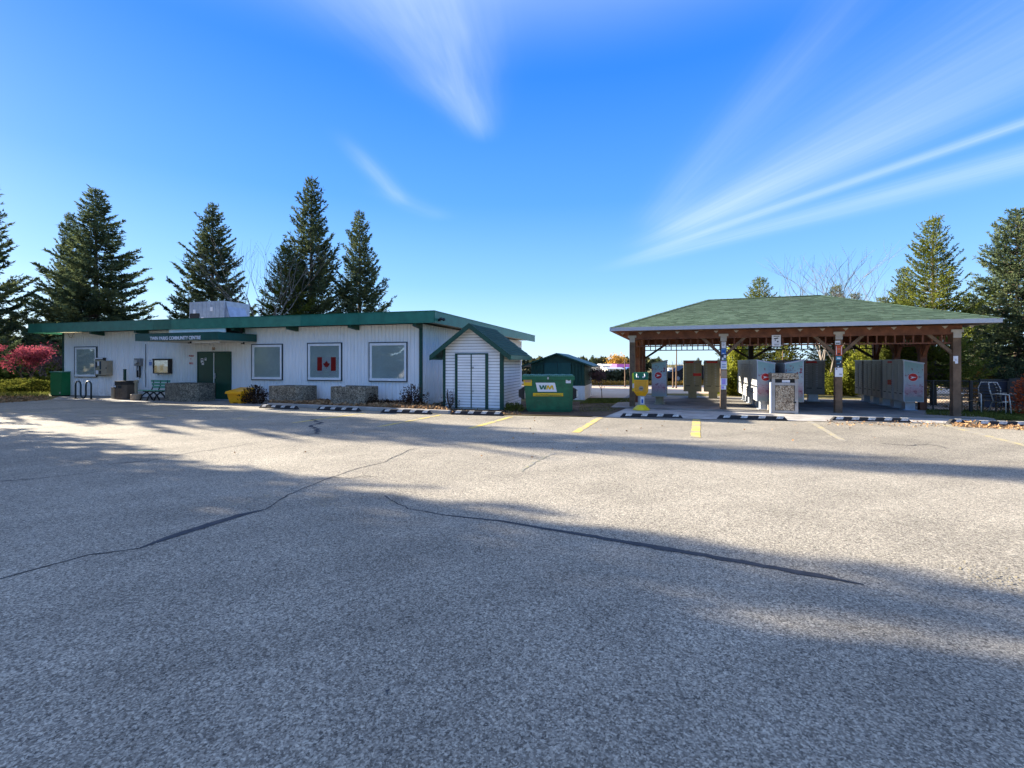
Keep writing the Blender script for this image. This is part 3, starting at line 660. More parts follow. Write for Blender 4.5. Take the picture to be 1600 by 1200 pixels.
# ------------------------------------------------------------------ things on the front wall and walk
def boxthing(root, name, m, x0, x1, y0, y1, z0, z1, bev=0.0):
    b = MB(); b.box(x0, x1, y0, y1, z0, z1); return b.build(name, m, root, bevel=bev)
def on_wall(name, label, cat, pa, pb, ya, yb):
    xa, xb = B.lx(pa), B.lx(pb); pm = (pa + pb)/2; z1, z0 = B.z(pm, ya), B.z(pm, yb)
    return B.root(name, label, cat, xa, -.005, z0), xb - xa, z1 - z0
r_, w_, h_ = on_wall('notice_board', 'dark glazed notice board beside the first window, next to the tan box', 'notice board', 152.5, 166, 559, 587)
boxthing(r_, 'frame', M['wood_dark'], 0, w_, -.10, 0, 0, h_); boxthing(r_, 'backing', M['tan_box'], .03, w_ - .03, -.106, -.101, .03, h_ - .09)
for i, (a, c, d, e, mm) in enumerate([(.05, .25, .45, .75, 'ink'), (.1, .4, .1, .3, 'paper'), (.55, .9, .35, .8, 'paper_dark'), (.5, .8, .1, .28, 'ink'), (.3, .5, .55, .8, 'paper'), (.05, .9, .93, .99, 'paper')]):
    boxthing(r_, 'notice', M[mm], w_*a, w_*c, -.112 - i*.0006, -.108 - i*.0006, h_*d, h_*e)
r_, w_, h_ = on_wall('electrical_box', 'plain tan utility cabinet mounted on the white wall', 'utility box', 166.5, 176.5, 563.5, 586.5)
boxthing(r_, 'cabinet', M['tan_metal'], 0, w_, -.22, 0, 0, h_, .008); boxthing(r_, 'door', M['tan_metal'], .02, w_ - .02, -.232, -.221, .02, h_ - .02); boxthing(r_, 'latch', M['black'], w_ - .08, w_ - .05, -.25, -.233, h_*.45, h_*.55)
r_, w_, h_ = on_wall('electric_meter', 'dark electric meter and pipes left of the wheelchair sign', 'meter', 214.5, 224, 560, 590)
boxthing(r_, 'meter_box', M['dark_box'], 0, w_, -.14, 0, h_*.62, h_, .006)
b = MB(); b.tube([(w_*.5, -.15, h_*.82), (w_*.5, -.22, h_*.82)], .085, 14); b.build('meter_dial', M['steel'], r_)
b = MB(); b.tube([(w_*.3, -.06, h_*.62), (w_*.25, -.06, h_*.3), (w_*.3, -.06, 0)], .035, 8); b.build('pipe', M['black'], r_)
b = MB(); b.tube([(w_*.6, -.06, h_*.62), (w_*.7, -.06, h_*.2), (w_*.66, -.06, 0)], .035, 8); b.build('pipe', M['black'], r_)
boxthing(r_, 'conduit_box', M['galv'], w_*.25, w_*.65, -.08, -.0, h_*.38, h_*.6)
boxthing(r_, 'tag_plate', M['paper'], w_*.38, w_*.60, -.10, -.081, -.06, .02)
r_, w_, h_ = on_wall('wheelchair_sign', 'small white sign with blue wheelchair symbol on the siding', 'sign', 233, 239, 561, 573)
boxthing(r_, 'plate', M['paper'], 0, w_, -.02, 0, 0, h_); boxthing(r_, 'blue_field', M['ink_blue'], w_*.18, w_*.82, -.024, -.0205, h_*.18, h_*.62)
b = MB(); cx, cz, s = w_*.5, h_*.40, h_*.17
b.disc(cx - s*.05, cz + s*1.05, -.0262, s*.22); b.beam((cx - s*.05, -.0262, cz + s*.8), (cx, -.0262, cz), .004, s*.22)
b.tube([(cx + s*.6*math.cos(t) - s*.1, -.0262, cz - s*.4 + s*.6*math.sin(t)) for t in [R(110 + 20*k) for k in range(13)]], s*.09, 6)
b.beam((cx, -.0262, cz), (cx + s*.5, -.0262, cz), .004, s*.2); b.beam((cx + s*.5, -.0262, cz), (cx + s*.8, -.0262, cz - s*.8), .004, s*.2)
b.build('wheelchair_symbol', M['paper'], r_)
text('P', h_*.22, M['ink_blue'], r_, (w_*.36, -.021, h_*.70), name='lettering')
r_, w_, h_ = on_wall('bulletin_board', 'deep dark-framed glass display case with papers above the green bench', 'notice board', 244.5, 269.5, 560.5, 583.5)
boxthing(r_, 'backing', M['cream'], .03, w_ - .03, -.03, 0, .03, h_ - .03)
b = MB(); b.box(0, w_, -.18, 0, h_ - .07, h_); b.box(0, w_, -.16, 0, 0, .035); b.box(0, .05, -.16, 0, .035, h_ - .07); b.box(w_ - .07, w_, -.16, 0, .035, h_ - .07); b.build('frame', M['wood_dark'], r_)
for a, c, d, e, mm in [(.3, .45, .2, .6, 'paper_tan'), (.50, .72, .12, .42, 'paper'), (.56, .86, .62, .78, 'ink'), (.55, .85, .45, .58, 'paper'), (.75, .88, .12, .4, 'paper'), (.1, .26, .15, .8, 'paper')]:
    boxthing(r_, 'notice', M[mm], w_*a, w_*c, -.038, -.031, h_*d, h_*e)
boxthing(r_, 'pane', M['glass'], .052, w_ - .072, -.145, -.140, .037, h_ - .072)

# green cabinet at the left corner
c_ = gp(79.5, 621); lxy = B.local(c_.x, c_.y)
r_ = B.root('green_cabinet', 'bright green metal cabinet standing at the left corner of the building', 'cabinet', B.lx(78.5, -.35), -.35)
cw = B.lx(96.5, -.35) - B.lx(78.5, -.35); ch = B.z(87, 582, -.35)
boxthing(r_, 'cabinet', M['box_green'], 0, cw, 0, .7, .06, ch, .01); boxthing(r_, 'lid', M['teal2'], -.03, cw + .02, -.03, .72, ch + .002, ch + .045); boxthing(r_, 'door', M['box_green'], cw*.45, cw - .02, -.015, -.001, .1, ch - .06)
boxthing(r_, 'base', M['black'], .03, cw - .03, .03, .67, 0, .058); boxthing(r_, 'hinge', M['steel'], cw - .12, cw - .06, -.03, -.016, .14, .22)
# bike rack
r_ = empty('bike_rack', gp(118, 623.5), B.rz, 'wave-shaped dark bike rack below the first window', 'bike rack')
sc_ = r_.location.y / F; wv = 33.5 * sc_ / math.cos(B.a) * .98; hh = 28 * sc_; rr = wv / 6
pts = [(0, 0, 0), (0, 0, hh - rr)]
for k in range(1, 8): t = math.pi * (1 - k/8); pts.append((rr + rr*math.cos(t), 0, hh - rr + rr*math.sin(t)))
pts += [(2*rr, 0, hh - rr), (2*rr, 0, rr + .06)]
for k in range(1, 8): t = math.pi * (1 + k/8); pts.append((3*rr + rr*math.cos(t), 0, rr + .06 + rr*math.sin(t)))
pts += [(4*rr, 0, rr + .06), (4*rr, 0, hh - rr)]
for k in range(1, 8): t = math.pi * (1 - k/8); pts.append((5*rr + rr*math.cos(t), 0, hh - rr + rr*math.sin(t)))
pts += [(6*rr, 0, hh - rr), (6*rr, 0, 0)]
b = MB(); b.tube(pts, .032, 10); b.build('bent_tube', M['trim_dark'], r_, smooth=True)
for x in (0, 6*rr):
    b = MB(); b.lathe([(.09, .009), (.09, .02), (.04, .03)], x, 0, 12); b.build('foot', M['black'], r_)
# litter bins
c_ = gp(176, 624.5)
r_ = empty('litter_bin', c_, B.rz, 'brown litter bin with dark lid openings beside the bench', 'bin'); s = c_.y / F
w1, h1 = 23 * s, 29 * s
for z0, z1, mm, nm in [(.03, h1*.80, 'brown_bin', 'body'), (h1*.80 + .002, h1, 'wood_dark', 'hood')]:
    c = [(.0, .15), (.12*w1/.7, 0), (w1*.8, 0), (w1, .15), (w1, .5), (w1*.8, .65), (w1*.2, .65), (0, .5)]
    b = MB(); b.prism([(x, y, z0) for x, y in c], [(x, y, z1) for x, y in c]); b.build(nm, M[mm], r_)
for a, c in [(.10, .38), (.5, .82)]:
    boxthing(r_, 'opening', M['dark_slot'], w1*a, w1*c, -.012, -.001, h1*.62, h1*.77)
boxthing(r_, 'label', M['paper'], w1*.12, w1*.32, -.016, -.013, h1*.68, h1*.76)
for i in range(1, 5): boxthing(r_, 'rib', M['brown_bin'], w1*(.1 + .17*i), w1*(.1 + .17*i) + .012, -.010, -.001, .06, h1*.6)
c_ = gp(169.5, 624); r_ = empty('ash_box', c_, B.rz, 'low plain tan box tucked against the left side of the litter bin', 'box')
boxthing(r_, 'body', M['tan_metal'], 0, 6.3*s, .1, .55, .02, 18*s, .01); boxthing(r_, 'rim', M['brown_bin'], -.01, 6.3*s + .01, .09, .56, 18*s + .001, 18*s + .02)
# green post
c_ = B.w(B.lx(192.5, -.25), -.25); r_ = empty('green_post', c_, B.rz, 'short dark green post rising behind the litter bin', 'post')
boxthing(r_, 'post', M['dark_green'], 0, .08, 0, .08, 0, B.z(194, 577.5, -.25)); boxthing(r_, 'cap', M['dark_green'], -.01, .09, -.01, .09, B.z(194, 577.5, -.25) + .001, B.z(194, 577.5, -.25) + .02)
# ash pot
c_ = gp(205, 626); s = c_.y / F; r_ = empty('ashtray_pot', c_, B.rz, 'squat tan pot with a smoker post rising from it, left of the bench', 'ashtray')
b = MB(); b.lathe([(6.2*s, .01), (7.2*s, 2*s), (7.4*s, 9*s), (6.6*s, 10*s), (2.5*s, 10.2*s)], 0, .2, 20); b.build('pot', M['terracotta'], r_, smooth=False)
b = MB(); b.lathe([(2.0*s, 10.2*s), (2.0*s, 27*s), (3.0*s, 27.2*s), (3.1*s, 31*s), (1.5*s, 32*s)], 0, .2, 14); b.build('post', M['tan_metal'], r_)
# bench
c_ = gp(214, 626); s = c_.y / F; r_ = empty('bench', c_, B.rz, 'pale green slatted bench on black curved legs under the display case', 'bench')
bw = 45 * s
for k in range(3): boxthing(r_, 'back_slat', M['bench_green'], .12 + .06*(3-k), bw, .42 + .02*k, .455 + .02*k, .52 + k*.125, .615 + k*.125)
for k in range(4): boxthing(r_, 'seat_slat', M['bench_green'], .02, bw, .02 + k*.095, .10 + k*.095, .42 - .006*k, .455 - .006*k)
for x in (.12, bw*.42, bw*.74):
    b = MB(); b.tube([(x, .03, 0), (x + .04, .10, .22), (x + .16, .2, .36), (x + .2, .35, .405)], .028, 8); b.tube([(x + .34, .32, 0), (x + .26, .26, .22), (x + .12, .22, .37), (x, .16, .40)], .028, 8)
    b.tube([(x + .2, .36, .40), (x + .2, .45, .6), (x + .2, .47, .86)], .022, 8); b.build('leg', M['black'], r_, smooth=True)
# planters
def planter(pa, pm, pb, yt, ybL, ybM, label, jag=0.0, m='aggregate', turn=0.0):
    """octagonal-ish trough: front left corner, inner corner, right corner in the photo"""
    a, c, e = gp(pa, ybL), gp(pm, ybM), gp(pb, ybM - .5)
    s = c.y / F; h = (ybM - yt) * s
    r = empty('planter', a, B.rz, label, 'planter', 'concrete planters along the front')
    Lo = lambda p: Matrix.Rotation(-B.rz, 2) @ Vector((p.x - a.x, p.y - a.y))
    q1, q2 = Lo(c), Lo(e); dpt = .75
    ring = [(0, 0), (q1.x, q1.y), (q2.x, q2.y), (q2.x + .05, q2.y + dpt), (.1, dpt + .1)]
    ins = .10; cx = sum(p[0] for p in ring)/5; cy = sum(p[1] for p in ring)/5
    inner = [(cx + (x - cx)*.80, cy + (y - cy)*.80) for x, y in ring]
    b = MB(); n = 5; rnd = random.Random(int(pa))
    zt_ = [h + rnd.uniform(-jag, jag) for _ in ring]
    for (x, y) in ring: b.v.append((x, y, 0))
    for (x, y), z in zip(ring, zt_): b.v.append((x, y, z))
    for (x, y), z in zip(inner, zt_): b.v.append((x, y, z))
    for (x, y) in inner: b.v.append((x, y, h - .12))
    for i in range(n):
        j = (i+1) % n
        for k in range(3): b.f.append((k*n + i, k*n + j, (k+1)*n + j, (k+1)*n + i))
    b.build('trough', M[m], r, bevel=.012)
    b = MB(); b.quad(*[(x, y, h - .11) for x, y in inner]); b.build('soil', M['soil'], r)
    return r, h
planter(257.5, 281, 310, 599.5, 626.5, 628.2, 'angular pebbled concrete planter between the bench and the green doors')
planter(420, 462, 472.5, 603.8, 632, 633.8, 'weathered pebbled concrete planter below and between the second and flag windows')
p3, h3 = planter(516.5, 560, 571, 606, 636.5, 638, 'ragged pebbled concrete planter with ivy, right of the flag window', jag=.05)
boxthing(p3, 'white_cup', M['paper'], .42, .52, .05, .15, h3 - .0, h3 + .07)
# yellow grit bin
c_ = gp(356, 630.5); s = c_.y / F; r_ = empty('grit_bin', c_, B.rz, 'yellow plastic grit bin with sloped lid right of the green doors', 'grit bin')
w1 = 26 * s
b = MB(); b.prism([(.04, .02, .05), (w1 - .04, .02, .05), (w1 - .04, .55, .05), (.04, .55, .05)], [(-.02, -.03, 15*s), (w1 + .02, -.03, 15*s), (w1 + .02, .62, 15*s), (-.02, .62, 15*s)]); b.build('tub', M['yellow'], r_, bevel=.015)
b = MB(); b.prism([(-.08, -.09, 15*s + .002), (w1 + .06, -.09, 15*s + .002), (w1 + .06, .66, 15*s + .002), (-.08, .66, 15*s + .002)], [(-.06, -.07, 19*s), (w1 + .04, -.07, 19*s), (w1, .62, 24.5*s), (0, .62, 24.5*s)]); b.build('lid', M['yellow'], r_, bevel=.02)
for x in (.08, w1 - .2): boxthing(r_, 'foot', M['yellow'], x, x + .14, .03, .5, 0, .049)

# ------------------------------------------------------------------ white shed
S = Frame(-2.37, 16.28, 16.5); SW, SD, SH, SA = 2.03, 2.35, 2.06, 2.86
c_ = gp(693.5, 639); S = Frame(c_.x, c_.y, 15.0); SW = S.lx(785.5)
sd = S.root('garden_shed', 'small white shed with green gable roof and trimmed double doors', 'shed')
def laps(x0, x1, z0, z1, n, top=None):
    """lap siding facing -y; top(z) gives the half-width limits in a gable"""
    b = MB(); h = (z1 - z0) / n
    for i in range(n):
        a, c = z0 + i*h, z0 + (i+1)*h
        xa0, xa1 = top(a) if top else (x0, x1); xc0, xc1 = top(c) if top else (x0, x1)
        g = .018; b.prism([(xa0, -.034, a + g), (xa1, -.034, a + g), (xa1, -.008, a + g), (xa0, -.008, a + g)], [(xc0, -.034, c), (xc1, -.034, c), (xc1, -.008, c), (xc0, -.008, c)]); pass
    return b
zg = lambda z: (0, SW) if z <= SH else ((z - SH)/(SA - SH)*SW/2, SW - (z - SH)/(SA - SH)*SW/2)
def lap_joint_shade(x0, x1, z0, z1, n, top=None, y=-.026):  # dark strips painting the shadow line under each lap
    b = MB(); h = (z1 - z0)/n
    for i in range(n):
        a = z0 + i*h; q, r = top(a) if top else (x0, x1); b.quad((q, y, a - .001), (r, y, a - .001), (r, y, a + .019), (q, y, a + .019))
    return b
tag(lap_joint_shade(.02, SW - .02, .06, SH, 19).build('joint_shade_lines', M['joint_shade'], sd), kind='stuff'); tag(lap_joint_shade(0, SW, SH, SA - .02, 8, zg).build('joint_shade_lines', M['joint_shade'], sd), kind='stuff')
_j = tag(lap_joint_shade(.02, SD - .02, .06, SH, 19).build('joint_shade_lines', M['joint_shade'], sd), kind='stuff'); _j.location = (SW, 0, 0); _j.rotation_euler = (0, 0, R(90))
laps(0, SW, .06, SH, 19).build('siding', M['white_vinyl'], sd)
laps(0, SW, SH, SA - .02, 8, zg).build('gable_siding', M['white_vinyl'], sd)
s1 = laps(0, SD, .06, SH, 19).build('siding', M['white_vinyl'], sd); s1.location = (SW, 0, 0); s1.rotation_euler = (0, 0, R(90))
b = MB(); b.prism([(0, .005, 0), (SW - .005, .005, 0), (SW - .005, SD, 0), (0, SD, 0)], [(0, .005, SH), (SW - .005, .005, SH), (SW - .005, SD, SH), (0, SD, SH)]); b.build('core', M['white_vinyl'], sd)
b = MB(); b.prism([(0, SD, SH), (SW, SD, SH), (SW/2, SD, SA)], [(0, SD - .03, SH), (SW, SD - .03, SH), (SW/2, SD - .03, SA)]); b.build('gable_back', M['white_vinyl'], sd)
for x0, x1 in [(-.02, .08), (SW - .09, SW + .045)]: boxthing(sd, 'corner_trim', M['dark_green'], x0, x1, -.048, -.002, .02, SH + .04)
boxthing(sd, 'corner_trim', M['white_vinyl'], SW - .01, SW + .045, SD - .07, SD + .02, .02, SH)
oh = .36; pit = (SA - SH)/(SW/2)
def roofplane(sgn):
    xr = SW/2; xe = SW/2 + sgn*(SW/2 + oh); ze = SA + .06 - pit*(SW/2 + oh); zr = SA + .06
    b = MB(); t = .05
    b.prism([(xr, -oh, zr - t), (xe, -oh, ze - t), (xe, SD + .35, ze - t), (xr, SD + .35, zr - t)], [(xr, -oh, zr), (xe, -oh, ze), (xe, SD + .35, ze), (xr, SD + .35, zr)])
    return b, xr, xe, zr, ze
for sg in (-1, 1):
    b, xr, xe, zr, ze = roofplane(sg); b.build('roof_deck', M['dark_green'], sd)
    b = MB(); nC = 12; nT = 12; L = SD + .35 + oh
    for i in range(nC):
        for j in range(nT):
            ta, tb = i/nC, (i+1)/nC; y0, y1 = -oh - .02 + j*L/nT + (i % 2)*.1 - .05, -oh - .02 + (j+1)*L/nT + (i % 2)*.1 - .055
            y0 = max(y0, -oh - .02); y1 = min(y1, SD + .37)
            A = lambda t, lift: (xe + (xr - xe)*t, ze + (zr - ze)*t + lift)
            p, q = A(ta, .020 + random.uniform(0, .004)), A(tb, .006)
            if sg > 0: b.quad((p[0], y0, p[1]), (p[0], y1, p[1]), (q[0], y1, q[1]), (q[0], y0, q[1]))
            else: b.quad((p[0], y1, p[1]), (p[0], y0, p[1]), (q[0], y0, q[1]), (q[0], y1, q[1]))
    tag(b.build('shingles', M['shingle_dark'], sd), kind='stuff')
    b = MB(); b.prism([(xr, -oh - .03, zr - .17), (xe, -oh - .03, ze - .17), (xe, -oh - .002, ze - .17), (xr, -oh - .002, zr - .17)], [(xr, -oh - .03, zr + .012), (xe, -oh - .03, ze + .012), (xe, -oh - .002, ze + .012), (xr, -oh - .002, zr + .012)]); b.build('bargeboard', M['dark_green'], sd)
    x0, x1 = (xe, xe + .025) if sg > 0 else (xe - .025, xe)
    boxthing(sd, 'eave_board', M['teal3'], x0, x1, -oh, SD + .35, ze - .14, ze + .003)
d0, d1 = S.lx(711.5, -.03), S.lx(763, -.03); dzt = S.z(737, 552, -.03)
boxthing(sd, 'door_trim', M['dark_green'], d0, d0 + .09, -.07, -.017, .04, dzt); boxthing(sd, 'door_trim', M['dark_green'], d1 - .10, d1, -.07, -.017, .04, dzt); boxthing(sd, 'door_trim', M['dark_green'], d0 + .0905, d1 - .1005, -.07, -.017, dzt - .045, dzt)
dc = S.lx(736.8, -.03)
for a, c in [(d0 + .093, dc - .018), (dc + .018, d1 - .103)]:
    dd = MB(); nh = 19; hh = (dzt - .05 - .07) / nh
    for i in range(nh):
        z0, z1 = .07 + i*hh, .07 + (i+1)*hh; dd.box(a, c, -.058, -.036, z0 + .017, z1); dd.box(a, c, -.0355, -.030, z0, z0 + .017)
    dr = dd.build('door', M['white_vinyl'], sd)
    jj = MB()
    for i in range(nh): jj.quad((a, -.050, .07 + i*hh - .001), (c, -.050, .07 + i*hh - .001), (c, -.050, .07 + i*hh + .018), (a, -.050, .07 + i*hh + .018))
    tag(jj.build('joint_shade_lines', M['joint_shade'], dr), kind='stuff')
    if a > dc: 
        for z in (.62, 1.42): boxthing(dr, 'latch', M['steel'], a + .01, a + .07, -.09, -.0585, z, z + .05)
boxthing(sd, 'door_post', M['dark_green'], dc - .017, dc + .017, -.072, -.017, .05, dzt - .046)

# ------------------------------------------------------------------ dark green shed
c_ = Vector(((830 - 800)/F*20.6, 20.6, 0)); G = Frame(c_.x, c_.y, 15.5); GW = G.lx(913.5); GD = 2.8
gs = G.root('green_shed', 'dark green shed with pale lower wall standing behind the dumpster', 'shed')
gE, gA = 1.56, 1.98
b = MB(); b.box(0, GW, 0, GD, .62, gE); b.build('wall_core', M['dark_green'], gs)
b = MB(); b.prism([(0, 0, gE), (GW, 0, gE), (GW/2, 0, gA)], [(0, GD, gE), (GW, GD, gE), (GW/2, GD, gA)]); b.build('gable', M['dark_green'], gs)
o = ribbed(GW, .62, gE, .14, .03, .02).build('wall', M['dark_green'], gs); o.location = (0, -.021, 0)
o = ribbed(GD, .62, gE, .20, .03, .02).build('wall', M['dark_green'], gs); o.location = (GW + .021, 0, 0); o.rotation_euler = (0, 0, R(90))
boxthing(gs, 'lower_wall', M['white_wall'], -.01, GW + .01, -.01, GD + .01, -.02, .618)
for sg in (-1, 1):
    xe = GW/2 + sg*(GW/2 + .38); ze = gA + .05 - (gA - gE)/(GW/2)*(GW/2 + .38)
    b = MB(); b.prism([(GW/2, -.28, gA - .01), (xe, -.28, ze - .06), (xe, GD + .3, ze - .06), (GW/2, GD + .3, gA - .01)], [(GW/2, -.28, gA + .05), (xe, -.28, ze), (xe, GD + .3, ze), (GW/2, GD + .3, gA + .05)]); b.build('roof', M['dark_green'], gs)
dx = G.lx(851, -.02); ex = G.lx(892, -.02)
for a, c in [(dx, (dx + ex)/2 - .01), ((dx + ex)/2 + .01, ex)]: boxthing(gs, 'door', M['dark_teal'], a, c, -.05, -.022, .3, G.z(870, 568, -.02) + .03)

# ------------------------------------------------------------------ dumpster
c_ = gp(818, 644.5); D = Frame(c_.x, c_.y, 4.0); DW = D.lx(895.5); DH = 1.50
s = c_.y / F; dh = 54.5 * s; DD = 1.15
du = D.root('dumpster', 'large green metal dumpster with a blue, yellow and white logo panel', 'dumpster')
b = MB(); b.prism([(.10, 0.03, .06), (DW - .02, .03, .06), (DW - .02, DD - .05, .06), (.10, DD - .05, .06)], [(.0, -.02, dh), (DW, -.02, dh), (DW, DD, dh + .05), (0, DD, dh + .05)]); b.build('body', M['bin_green'], du, bevel=.01)
boxthing(du, 'base_skid', M['bin_green'], .14, DW - .06, .06, DD - .1, 0.02, .058)
b = MB(); b.box(-.045, DW + .05, -.06, -.021, dh - .07, dh + .035); b.box(-.045, -.002, -.02, DD, dh - .07, dh + .035); b.box(DW + .002, DW + .05, -.02, DD, dh - .07, dh + .035); b.build('rim', M['bin_green'], du)
for k in range(2):
    a, c = k*DW/2 - .04 + .01, (k+1)*DW/2 + .03
    lid = MB(); n = 14
    for i in range(n):
        x0, x1 = a + (c - a)*i/n, a + (c - a)*(i + .62)/n
        lid.box(x0, x1, -.08, DD, dh + .055, dh + .085 + .008*math.sin(i*1.7))
    lid.box(a, c, -.07, DD, dh + .037, dh + .054)
    lid.build('lid', M['bench_green'] if False else M['teal2'], du)
for x0, sg in [(-.005, -1), (DW + .005, 1)]:
    b = MB(); zc = dh*.53; q = .13; dp = .17*sg
    ring0 = [(x0, .28, zc - q*1.6), (x0, .28, zc + q*1.6), (x0 + dp, .28, zc + q*.8), (x0 + dp, .28, zc - q*.8)]
    ring1 = [(x, .95, z) for x, y, z in ring0]
    b.prism(ring0 if sg < 0 else ring0[::-1], ring1 if sg < 0 else ring1[::-1]); b.build('fork_pocket', M['black'], du)
    boxthing(du, 'pocket_edge', M['alu'] if sg > 0 else M['black'], min(x0 + dp, x0 + dp - sg*.05), max(x0 + dp, x0 + dp - sg*.05), .265, .277, zc - q*.8, zc + q*.8)
def dz_(py): return D.z(857, py, -.03)
fy = lambda z: -.02 + .05*(1 - (z - .06)/(dh - .06)) - .006
def panel(parent, name, m, pts, lift=0.0):
    b = MB(); P4 = [(D.lx(px, -.03), py) for px, py in pts]
    lo = [(x, fy(dz_(py)) - .002 - lift, dz_(py)) for x, py in P4]; hi = [(x, y - .003, z) for x, y, z in lo]
    b.prism(lo, hi); return b.build(name, m, parent)
lg = panel(du, 'logo_panel', M['paper'], [(836.8, 598.0), (867, 598.0), (870.2, 612.2), (840.2, 612.2)])
W0 = [(842, 602), (844.8, 602), (846.3, 606), (847.8, 602), (850.3, 602), (851.3, 606), (851.9, 602), (854.2, 602), (852.6, 608.6), (849.9, 608.6), (849.0, 604.8), (847.3, 608.6), (844.6, 608.6)]
M0 = [(854.9, 602), (857.6, 602), (858.6, 605.3), (860.9, 602), (863.8, 602), (865.6, 608.6), (863.2, 608.6), (862.4, 605), (860.0, 608.6), (857.8, 608.6), (856.6, 605.2), (855.4, 608.6), (853.0, 608.6)]
panel(lg, 'letter_w', M['ink_green'], W0, .004); panel(lg, 'letter_m', M['gold'], M0, .004)
ys_ = panel(du, 'yellow_strip', M['gold'], [(832.8, 614.2), (880, 614.2), (880, 619.2), (832.8, 619.2)])
t = text('www.WasteManagement.com', .065, M['ink_green'], ys_, (D.lx(836.5, -.03), -.035, dz_(618.3)), name='lettering'); wt_ = max(v.co.x for v in t.data.vertices); t.scale = ((D.lx(877, -.03) - D.lx(836.5, -.03))/wt_, 1, 1)
t.location.y = fy(dz_(617)) - .008
panel(du, 'warning_label', M['gold'], [(817.8, 592.6), (831, 592.6), (831, 602.8), (818.1, 602.8)]); panel(du, 'warning_strip', M['paper_tan'], [(820, 594.2), (829.5, 594.2), (829.5, 597.5), (820, 597.5)], .004)
sb = panel(du, 'white_sticker', M['paper'], [(884, 592.4), (892, 592.4), (892, 598.6), (884, 598.6)]); panel(sb, 'print', M['ink'], [(886, 593.3), (890.5, 593.3), (890.5, 594.6), (887.5, 594.6)], .004)
boxthing(du, 'catch', M['steel'], DW*.48, DW*.48 + .05, -.085, -.061, dh - .05, dh + .02)

# ------------------------------------------------------------------ parking stops
stops = [((404, 637.5), (463, 640.2), 'black rubber parking stop farthest left, beside the kerb', 4), ((494, 641.0), (561, 643.6), 'black rubber parking stop below the ragged planter', 4),
         ((594, 645.2), (673, 647.9), 'black rubber parking stop at the right end of the leafy bed', 4), ((704, 647.9), (786, 650.2), 'black parking stop in front of the white shed doors', 4),
         ((969, 652.6), (1068, 654.2), 'clean black parking stop with white bars before the yellow dispenser', 4), ((1121, 655.4), (1232, 657.8), 'dusty black parking stop before the pebbled litter bin', 4),
         ((1299, 658.0), (1426, 661.0), 'pale-barred parking stop in front of the right mailbox row', 5), ((1483, 662.2), (1512, 662.9), 'short broken parking stop end at the foot of the right corner post', 1),
         ((1524, 665), (1640, 668), 'leaf-covered parking stop at the far right', 4)]
for i, (a, c, lab, ns) in enumerate(stops):
    A, C = gp(*a), gp(*c); L = (C - A).length; ang = math.atan2((C - A).y, (C - A).x)
    r = empty('parking_stop', (A.x, A.y, .004), ang, lab, 'parking stop', 'parking stops along the lot edge')
    h = .115 if L < 2.6 else .11; prof = [(-.0, 0), (.15, 0), (.125, h), (.03, h)]
    b = MB(); b.prism([(0.0, y, z) if z == 0 else (.10, y, z) for y, z in prof], [(L, y, z) if z == 0 else (L - .10, y, z) for y, z in prof]); b.build('rubber_block', M['rubber'], r)
    for k in range(ns):
        t0 = L * (k + .5)/ns - .11 if ns > 1 else .3*L; t1 = t0 + (.17 if L > 1.5 else .12)
        b = MB(); e = .003
        sk = .07
        b.prism([(t0 + sk*.4, .0135 - e, .05), (t1 + sk*.4, .0135 - e, .05), (t1 + sk, .03 - e, h - .004), (t0 + sk, .03 - e, h - .004)], [(t0 + sk*.4, .0175, .05), (t1 + sk*.4, .0175, .05), (t1 + sk, .034, h - .004), (t0 + sk, .034, h - .004)])
        b.prism([(t0 + sk, .03, h + e), (t1 + sk, .03, h + e), (t1 + sk, .12, h + e), (t0 + sk, .12, h + e)], [(t0 + sk, .03, h + e + .002), (t1 + sk, .03, h + e + .002), (t1 + sk, .12, h + e + .002), (t0 + sk, .12, h + e + .002)])
        b.build('white_bar', M['stripe'], r)

# ------------------------------------------------------------------ mailbox pavilion
pv_ = P.root('pavilion', 'open timber shelter with green shingled hip roof over the mailboxes', 'shelter')
BW = PS[-1]; BZ0, BZ1 = 2.43, 2.70; ps = .095
zG = .045
def post(x, y, m='wood_brown', top=BZ0):
    b = MB(); b.box(x - ps, x + ps, y - ps, y + ps, zG, top); return b.build('post', M[m], pv_, bevel=.006)
for x in PS: post(x, 0)
sideY = [1.95, 3.9, PD]
for y in sideY: post(0, y, 'wood_red'); post(BW, y, 'wood_red')
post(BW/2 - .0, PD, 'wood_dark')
for x in PS:
    b = MB(); b.box(x - ps - .05, x + ps + .05, -ps - .02, -ps - .002, BZ0 + .06, BZ0 + .14); b.box(x - ps, x + ps, -ps - .018, -ps - .003, BZ0 - .10, BZ0 + .0595); b.build('post_bracket', M['bracket'], pv_)
def bar(name, m, x0, x1, y0, y1, z0, z1): return boxthing(pv_, name, M[m], x0, x1, y0, y1, z0, z1)
bar('beam', 'wood_red', -.12, BW + .12, -.085, .075, BZ0 + .002, BZ1); bar('beam', 'wood_red', -.12, BW + .12, PD - .075, PD + .075, BZ0 + .002, BZ1)
bar('beam', 'wood_red', -.075, .075, .078, PD - .078, BZ0 + .002, BZ1); bar('beam', 'wood_red', BW - .075, BW + .075, .078, PD - .078, BZ0 + .002, BZ1)
rz0, rz1 = 2.165, 2.205
